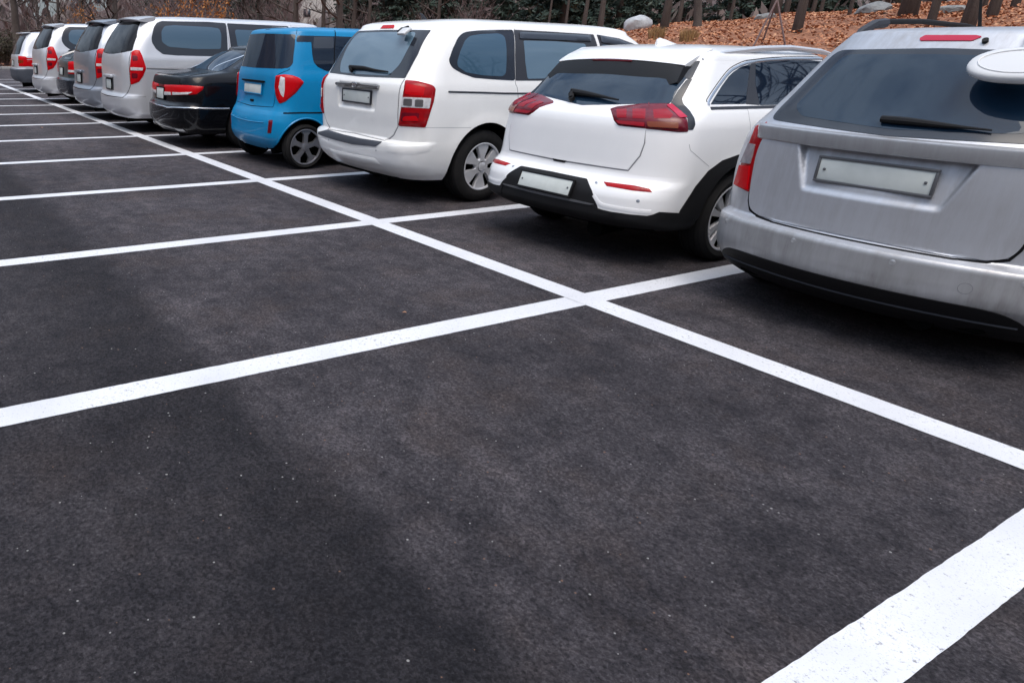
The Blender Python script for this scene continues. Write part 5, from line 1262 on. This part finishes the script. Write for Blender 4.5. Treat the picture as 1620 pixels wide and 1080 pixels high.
def shrub(seed, H=2.4, n=70, leaf=None, nl=0, m='twig'):
    q = random.Random(seed); tw = MB(); P = []
    for i in range(n):
        a = q.uniform(0, 6.28); d = Vector((math.cos(a)*q.uniform(.05, .6), math.sin(a)*q.uniform(.05, .6), 1)).normalized(); p = Vector((q.gauss(0, .15), q.gauss(0, .15), -.1)); L_ = H*q.uniform(.5, 1.05); pts = [p]
        for k in range(4):
            d = (d+Vector((q.uniform(-.22, .22), q.uniform(-.22, .22), .05))).normalized(); p = p+d*L_/4; pts.append(p)
        tw.tube(pts, [.016, .012, .009, .006, .003], 3, cap=False)
        for k in range(4):
            j = q.randint(1, 4); a = q.uniform(0, 6.28); e = pts[j]+(d+Vector((math.cos(a), math.sin(a), .3))*.7).normalized()*L_*q.uniform(.15, .35); tw.tube([pts[j], e], [.007, .003], 3, cap=False); P.append(e)
        P += pts[2:]
    a = mesh('stems', tw.v, tw.f, True); a.materials.append(MT[m]); b = None
    if leaf:
        lf = MB(); leaf_quads(lf, [q.choice(P)+Vector((q.gauss(0, .12), q.gauss(0, .12), q.gauss(0, .12))) for _ in range(nl)], .10, q); b = mesh('foliage', lf.v, lf.f, False); b.materials.append(MT[leaf])
    return a, b
def plant(kind, ms, names, p, label, cat, group=None, sc_=1., rz=0., wide=1.):
    t = thing(kind, label, cat, tuple(map(float, p)), rz, group); t.scale = (sc_*wide, sc_*wide, sc_)
    for nm, me in zip(names, ms):
        if me is None: continue
        o = bpy.data.objects.new(nm, me); COL.objects.link(o); o.parent = t
    return t
BT = [bare_tree(11), bare_tree(12, 10, .17, .04), bare_tree(13, 8.5, .15, -.05, 1.2)]
TT = [bare_tree(21, 13, .20, 0, 5.5), bare_tree(22, 13, .20, .015, 5), bare_tree(23, 12, .20, -.02, 5)]
CT = [conifer(31), conifer(32, 9, .16, 2.2, .8), conifer(33, 7, .14, 1.8, .2)]
SH = [shrub(41), shrub(42, 2.8, 80), shrub(43, 2.0, 60)]
RS = [shrub(51, 2.2, 40, 'rust', 900), shrub(52, 1.8, 36, 'rust', 700)]
DB = shrub(61, 2.2, 60, 'bushdark', 2600)
# trunks that can be told apart on the leaf-covered bank: photo column, row of the foot, width
bank = [(1225, 22, 16, 'thick dark trunk at the left of the leafy bank beside a tripod of stakes'), (1242, 24, 8, 'slim trunk standing just right of a thick trunk on the leafy bank'),
        (1260, 52, 13, 'dark trunk with its foot low on the leafy bank, above the white crossover'), (1287, 14, 6, 'thin sapling high on the bank left of the grey boulder'), (1299, 16, 5, 'second thin sapling high on the bank left of the grey boulder'),
        (1343, 24, 5, 'thin trunk touching the left end of the grey boulder'), (1435, 27, 21, 'thickest trunk of the bank, between the grey boulder and the flat stone'),
        (1470, 44, 10, 'narrow trunk with its foot low on the bank, above the silver car roof'), (1529, 46, 16, 'thick trunk right behind the car antenna on the leafy bank'),
        (1567, 30, 12, 'rightmost mid-size trunk on the leafy bank'), (1556, 14, 5, 'thin trunk high on the bank between two thicker trunks at the right'), (1605, 12, 9, 'trunk at the right edge of the photo high on the bank'),
        (1050, 48, 12, 'trunk just right of the white boulder on the leafy bank'), (949, 47, 10, 'dark trunk at the left end of the leafy bank, left of the white boulder'), (923, 44, 8, 'narrow dark trunk second from the left end of the leafy bank'),
        (895, 40, 5, 'thin trunk at the crest of the bank above the minivan'), (868, 38, 4, 'thinnest trunk at the far left crest of the leafy bank'), (1078, 12, 7, 'trunk on the crest between the white boulder and the leaning stump'), (1160, 8, 5, 'thin trunk on the crest above the row of dark stones'), (1385, 5, 7, 'trunk behind the top of the grey boulder')]
for i, (u, v, w_, lab) in enumerate(bank):
    p, D = ray_terr(u, v); r_ = w_*D/CF/2
    plant('bare_tree', TT[i % 3], ('trunk', 'crown'), p, lab, 'tree', 'bare trees on the leafy bank', sc_=1., rz=i*1.3, wide=r_/.30)
# bare trees behind the far half of the row
left = [(22, 52, 1.9, 'stout bare tree with forked limbs at the left edge of the photo'), (58, 56, .7, 'slim pale bare tree leaning beside the stout tree at the left edge'), (88, 50, .9, 'bare tree behind the roof of the second silver van from the left'),
        (128, 48, 1.3, 'thick bare tree behind the middle silver van'), (180, 44, 1.2, 'bare tree with a long curved limb behind the large white van'), (262, 46, 1.1, 'bare tree behind the middle of the large white van roof'),
        (355, 46, .8, 'slender bare tree behind the front of the large white van'), (412, 44, 1., 'bare tree behind the front end of the white van, left of the pale block'), (462, 40, 1.2, 'dark bare tree directly left of the pale apartment block'),
        (512, 42, .9, 'thin bare tree crossing the middle of the pale apartment block'), (537, 38, 1.2, 'dark bare tree in front of the right edge of the pale apartment block'), (556, 40, 1.0, 'bare tree just right of the pale apartment block'),
        (585, 44, .8, 'slim bare tree behind the rear window of the white minivan'), (625, 46, .9, 'bare tree above the brake light of the white minivan'), (690, 44, 1., 'bare tree above the quarter window of the white minivan')]
for i, (u, D, k_, lab) in enumerate(left):
    plant('bare_tree', BT[i % 3], ('trunk', 'crown'), polar(u, D), lab, 'tree', 'bare trees behind the row', rz=i*2.1, wide=k_)
for i, (x, y) in enumerate(((5, 11), (9, 14), (14, 10), (3, 17), (19, 13), (12, 20), (24, 9), (17, 24))):
    plant('bare_tree', BT[i % 3], ('trunk', 'crown'), (x, y, float(terr(x, y))), 'bare tree on the leafy bank beyond the right edge of the photo', 'tree', 'bare trees on the bank past the right edge', sc_=1.25, rz=i*2.2, wide=1.0)
q = random.Random(5)
for i in range(26):
    u = q.uniform(560, 1030); D = q.uniform(44, 60)
    plant('conifer', CT[i % 3], ('trunk', 'crown'), polar(u, D), 'dark green conifer in the wood behind the white minivan and the crest', 'tree', 'conifers behind the bank', sc_=q.uniform(.85, 1.25), rz=q.uniform(0, 6))
for i in range(9):
    u = q.uniform(1040, 1320); D = q.uniform(58, 70)
    plant('conifer', CT[i % 3], ('trunk', 'crown'), polar(u, D), 'dark conifer beyond the crest of the leafy bank', 'tree', 'conifers beyond the crest', sc_=q.uniform(.85, 1.25), rz=q.uniform(0, 6))
for i, (u, D) in enumerate([(300, 52), (345, 55), (392, 54), (250, 57), (425, 58), (325, 60)]):
    plant('conifer', CT[i % 3], ('trunk', 'crown'), polar(u, D), 'dark green conifer behind the roof of the large white van', 'tree', 'conifers behind the large van', sc_=1.0, rz=i)
for i in range(40):
    u = q.uniform(-40, 760); D = q.uniform(40, 56) if u > 150 else q.uniform(52, 62)
    if 468 < u < 556: u += 95
    if 55 < u < 95: u += 42
    plant('bare_shrub', SH[i % 3][:1], ('stems',), polar(u, D), 'leafless purple-brown shrub in the thicket behind the parked row', 'shrub', 'bare shrubs of the thicket', sc_=q.uniform(.9, 1.7), rz=q.uniform(0, 6))
for u, D, k_, lab in [(262, 36, 1.42, 'rust-leaved shrub above the rear of the large white van, left one of a pair'), (300, 36, 1.5, 'rust-leaved shrub above the large white van, right one of a pair'), (128, 44, 1.5, 'rust-leaved shrub behind the middle silver van'), (338, 38, 1.45, 'smallest rust-leaved shrub above the large white van roof')]:
    plant('leafy_shrub', RS[int(u) % 2], ('stems', 'foliage'), polar(u, D), lab, 'shrub', None, sc_=k_, wide=.55)
for i, (u, D) in enumerate([(2, 50), (-14, 49), (14, 54)]):
    plant('dark_bush', DB, ('stems', 'foliage'), polar(u, D), 'dark leafy bush beyond the kerb at the left edge', 'bush', 'dark bushes at the lot end', sc_=.8, rz=i)
# leaf litter on the bank, one carpet
q = random.Random(9); lf = MB()
for i in range(70000):
    u = q.uniform(760, 1680) if i < 54000 else q.uniform(1680, 2600); D = 11+38*q.random()**.75
    p = polar(u, D)
    if p[1] < 7.0: continue
    if math.sin(p[0]*1.9+1.3*math.sin(p[1]*1.1))*math.sin(p[1]*2.3+1.7*math.sin(p[0]*.7)) > .42 and q.random() < .82: continue
    a = q.uniform(0, 6.28); s_ = q.uniform(.024, .058); t = q.uniform(-.5, .5); c_, s2 = math.cos(a), math.sin(a); z = p[2]+.03+q.uniform(0, .05)
    lf.add([(p[0]-c_*s_, p[1]-s2*s_, z), (p[0]+s2*s_*.6, p[1]-c_*s_*.6, z+.04*t), (p[0]+c_*s_, p[1]+s2*s_, z+.03), (p[0]-s2*s_*.6, p[1]+c_*s_*.6, z-.03*t+.02)], [[0, 1, 2, 3]])
tag(link('leaf_litter', mesh('leaf_litter', lf.v, lf.f, False), 'litter'), kind='stuff')
# the wood behind everything, read as one mass
q = random.Random(15); fw = MB()
for i in range(15000):
    u = q.uniform(-120, 1750); D = q.uniform(64, 84); o, d = px_ray(u, 20); d = d/np.hypot(d[0], d[1]); p = o+d*D; z = float(terr(p[0], p[1]))+9*q.random()**1.3
    if 474 < u < 552 and z > 3.0 and q.random() < .93: continue
    if (60 < u < 96 or 138 < u < 172) and z > 3.4 and q.random() < .8: continue
    a = Vector((q.gauss(0, .5), q.gauss(0, .5), 1)).normalized(); b = a.cross(Vector((q.gauss(0, 1), q.gauss(0, 1), .1))).normalized(); s_ = q.uniform(.25, .8)
    p = Vector((p[0], p[1], z)); fw.add([p-a*s_, p+b*s_*.35, p+a*s_, p-b*s_*.35], [[0, 1, 2, 3]])
tag(link('far_wood', mesh('far_wood', fw.v, fw.f, False), 'farwood'), kind='stuff')
MT['hillwood'] = mat('wooded_ridge_added_rear', (.075, .060, .058), .95, noise=(.35, (.14, .112, .108), 8, (1, 1, 1)))
hv = []; hf = []; n = 180
for i in range(n):
    az = 2*math.pi*i/n; d = np.array([math.sin(az), math.cos(az)]); dg_ = (math.degrees(az)+180) % 360-180
    front = 1 if -110 < dg_ < 15 else 0  # unseen rear half is added, raised to darken reflections and low sky light
    g1 = -12*math.exp(-((dg_+60)/2.8)**2)-9*math.exp(-((dg_+78)/3.2)**2)
    for j, (D, z) in enumerate(((88, -1), (92, 4), (104, 9.5+g1), (130, 14+g1*1.5), (170, 12+g1)) if front else ((58, -1), (60, 6), (66, 16), (84, 25), (130, 22))):
        p = CPOS[:2]+d*D; hv.append((p[0], p[1], max(z+1.6*math.sin(i*1.3)+1.1*math.sin(i*2.9), -1) if j else -1.))
for i in range(n):
    k2 = (i+1) % n
    for j in range(4): hf.append([i*5+j, k2*5+j, k2*5+j+1, i*5+j+1])
tag(link('wooded_ridge_added_rear', mesh('wooded_ridge_added_rear', hv, hf), 'hillwood'), kind='structure')

# ------------------------------------------------------------------ stones and small things on the bank
def boulder(seed, sx, sy, sz, m):
    q = random.Random(seed); bm = bmesh.new(); bmesh.ops.create_icosphere(bm, subdivisions=3, radius=1)
    ax = [Vector((q.gauss(0, 1), q.gauss(0, 1), q.gauss(0, 1))).normalized() for _ in range(9)]
    for v in bm.verts:
        k = 1.
        for a in ax: k = min(k, .80/max(v.co.dot(a), .01)) if v.co.dot(a) > .80 else k
        v.co = v.co*k*(1+.05*math.sin(v.co.x*7+seed)+.04*math.sin(v.co.z*9+v.co.y*6)); v.co = Vector((v.co.x*sx, v.co.y*sy, v.co.z*sz))
    me = bpy.data.meshes.new('boulder'); bm.to_mesh(me); bm.free(); me.polygons.foreach_set('use_smooth', [True]*len(me.polygons)); me.set_sharp_from_angle(angle=math.radians(35)); me.materials.append(MT[m]); return me
def put(me, name, p, label, cat, rz=0, group=None):
    o = bpy.data.objects.new(name, me); COL.objects.link(o); o.location = tuple(map(float, p)); o.rotation_euler = (0, 0, rz); return tag(o, label, cat, group)
for (u, v, wpx, hpx, m, lab, sd) in [(1008, 50, 52, 24, 'palerock', 'large pale boulder on the leafy bank above the minivan bonnet', 3), (1380, 24, 54, 16, 'rock', 'long grey boulder lying on the leafy bank', 4), (1503, 21, 38, 10, 'rock', 'flat grey stone between two trunks on the leafy bank', 5)]:
    p, D = ray_terr(u, v); k_ = D/CF; put(boulder(sd, wpx*k_*.5, wpx*k_*.32, hpx*k_*.62, m), 'boulder', (p[0], p[1], p[2]+hpx*k_*.25), lab, 'boulder', sd*.6)
rm = boulder(8, .24, .2, .16, 'rock')
for i, u in enumerate(range(1106, 1215, 12)):
    p, D = ray_terr(u, 30+(i % 3)); put(rm, 'stone', (p[0], p[1], p[2]+.04), 'small dark stone in the row across the leafy bank', 'stone', i*1.1, 'row of dark stones')
p, D = ray_terr(1101, 46); b = MB(); b.tube([(.05, 0, -.2), (0, 0, .3), (-.10, 0, .75), (-.16, 0, 1.0)], [.17, .13, .125, .12], 10)
st = b.make('tree_stump', 'bark', None, 40, tuple(map(float, p))); tag(st, 'leaning broken stump standing alone on the leafy bank', 'stump')
p, D = ray_terr(1213, 72); t = thing('stake_tripod', 'tripod of thin wooden stakes on the leafy bank behind the crossover roof', 'stakes', tuple(map(float, p)))
for a in (0.3, 2.4, 4.5):
    b = MB(); b.tube([(.42*math.cos(a), .42*math.sin(a), -.1), (-.03*math.cos(a), -.03*math.sin(a), 1.05)], .022, 6); b.make('stake', 'twig', t)
q = random.Random(3)
def tuft(n, H, R):
    g_ = MB()
    for i in range(n):
        a = q.uniform(0, 6.28); r_ = q.uniform(0, R); x, y = r_*math.cos(a), r_*math.sin(a); h = H*q.uniform(.5, 1); dx, dy = q.gauss(0, .25)*h, q.gauss(0, .25)*h; w_ = .012
        g_.add([(x-w_, y, -.05), (x+w_, y, -.05), (x+dx*.5+w_*.7, y+dy*.5, h*.6), (x+dx, y+dy, h), (x+dx*.5-w_*.7, y+dy*.5, h*.6)], [[0, 1, 2, 3, 4]])
    me = mesh('grass_tuft', g_.v, g_.f, False); me.materials.append(MT['strawgrass']); return me
tm_ = tuft(260, .36, .22)
for u, v, lab in [(1037, 62, 'straw-coloured grass tuft right of the pale boulder'), (1088, 66, 'straw-coloured grass tuft below the leaning stump')]:
    p, D = ray_terr(u, v); put(tm_, 'grass_tuft', p, lab, 'grass tuft', u)

# ------------------------------------------------------------------ buildings and the wall at the far left
def block(u, D, wd, dp, H, m, label, rz):
    p = polar(u, D); t = thing('apartment_block', label, 'building', (float(p[0]), float(p[1]), 0), rz)
    b = MB(); b.box((0, 0, H/2-1), (wd, dp, H+2), None, .05); b.make('wall', m, t)
    b = MB(); b.box((0, 0, H+.3), (wd+.5, dp+.5, .6), None, .05); b.make('roof', 'balc', t)
    wm = MB(); wm.box((0, 0, 0), (1.5, .12, 1.5), None, .02); pm = MB(); pm.box((0, -.05, 0), (1.34, .06, 1.34))
    wme = mesh('window', wm.v, wm.f); wme.materials.append(MT['balc']); pme = mesh('pane', pm.v, pm.f); pme.materials.append(MT['pane'])
    bl = MB(); bl.box((0, 0, 0), (3.0, 1.2, .16), None, .02); bl.box((0, -.56, .5), (3.0, .08, .9), None, .02)
    bme = mesh('balcony', bl.v, bl.f); bme.materials.append(MT['balc'])
    nf = int(H/3); nw = int(wd/3.4)
    for fl in range(min(nf, 7)):
        for k in range(nw):
            x = -wd/2+(k+.5)*wd/nw; z = 1.6+fl*3
            o = bpy.data.objects.new('window', wme); COL.objects.link(o); o.parent = t; o.location = (x, -dp/2-.03, z)
            c = bpy.data.objects.new('pane', pme); COL.objects.link(c); c.parent = o
            if k % 3 == 1:
                c = bpy.data.objects.new('balcony', bme); COL.objects.link(c); c.parent = t; c.location = (x, -dp/2-.62, z-.9)
block(512, 150, 22, 12, 30, 'facade', 'pale apartment block seen between bare trees above the blue car', math.radians(48))
block(78, 190, 26, 12, 27, 'facade2', 'pale blue-green block glimpsed through the trees at the far left', math.radians(74))
block(160, 200, 16, 12, 30, 'facade2', 'second pale blue-green block behind the trees over the middle vans', math.radians(72))
p = polar(75, 53); b = MB(); b.box((0, 0, .8), (2.2, .3, 2.0), None, .03); w1 = b.make('low_wall', 'wallgrey', None, 35, tuple(map(float, p))); w1.rotation_euler = (0, 0, math.radians(75)); tag(w1, 'dark grey wall panel among the trees at the far left', 'wall')
for u, lab in [(82, 'white post beside the dark grey wall panel'), (102, 'white post above the roof of the second silver van from the left'), (113, 'white post just left of the middle silver van')]:
    p = polar(u, 52); b = MB(); b.tube([(0, 0, -.2), (0, 0, 1.9)], .06, 10); b.tube([(0, 0, 1.9), (0, 0, 1.98)], [.075, .02], 10); o = b.make('post', 'postwhite', None, 35, tuple(map(float, p))); tag(o, lab, 'post')

# dry leaves blown on to the tarmac
q = random.Random(21)
for u, v, lab in [(346, 226, 'dry brown leaf on the tarmac beside the centre line, near the blue car'), (640, 497, 'tiny dry leaf on the tarmac left of the nearest line crossing'), (66, 203, 'reddish dry leaf on the tarmac between far bay lines')]:
    o_, d_ = px_ray(u, v); t_ = -o_[2]/d_[2]; p = o_+d_*t_
    lm = MB(); s_ = .035 if v < 300 else .012
    for i in range(6):
        pass
    prof = [(-1, 0), (-.5, .42), (.2, .5), (.7, .25), (1.1, 0), (.7, -.25), (.2, -.5), (-.5, -.42)]
    v_ = [(a*s_, b_*s_, .012+.010*abs(b_)) for a, b_ in prof]+[(a*s_, b_*s_, .010+.010*abs(b_)) for a, b_ in prof]
    n_ = len(prof); f_ = [list(range(n_)), [n_+i for i in range(n_)][::-1]]+[[i, n_+i, n_+(i+1) % n_, (i+1) % n_] for i in range(n_)]
    lm.add(v_, f_); o = lm.make('dry_leaf', 'litter', None, 35, (float(p[0]), float(p[1]), 0)); o.rotation_euler = (0, 0, q.uniform(0, 6)); tag(o, lab, 'leaf')
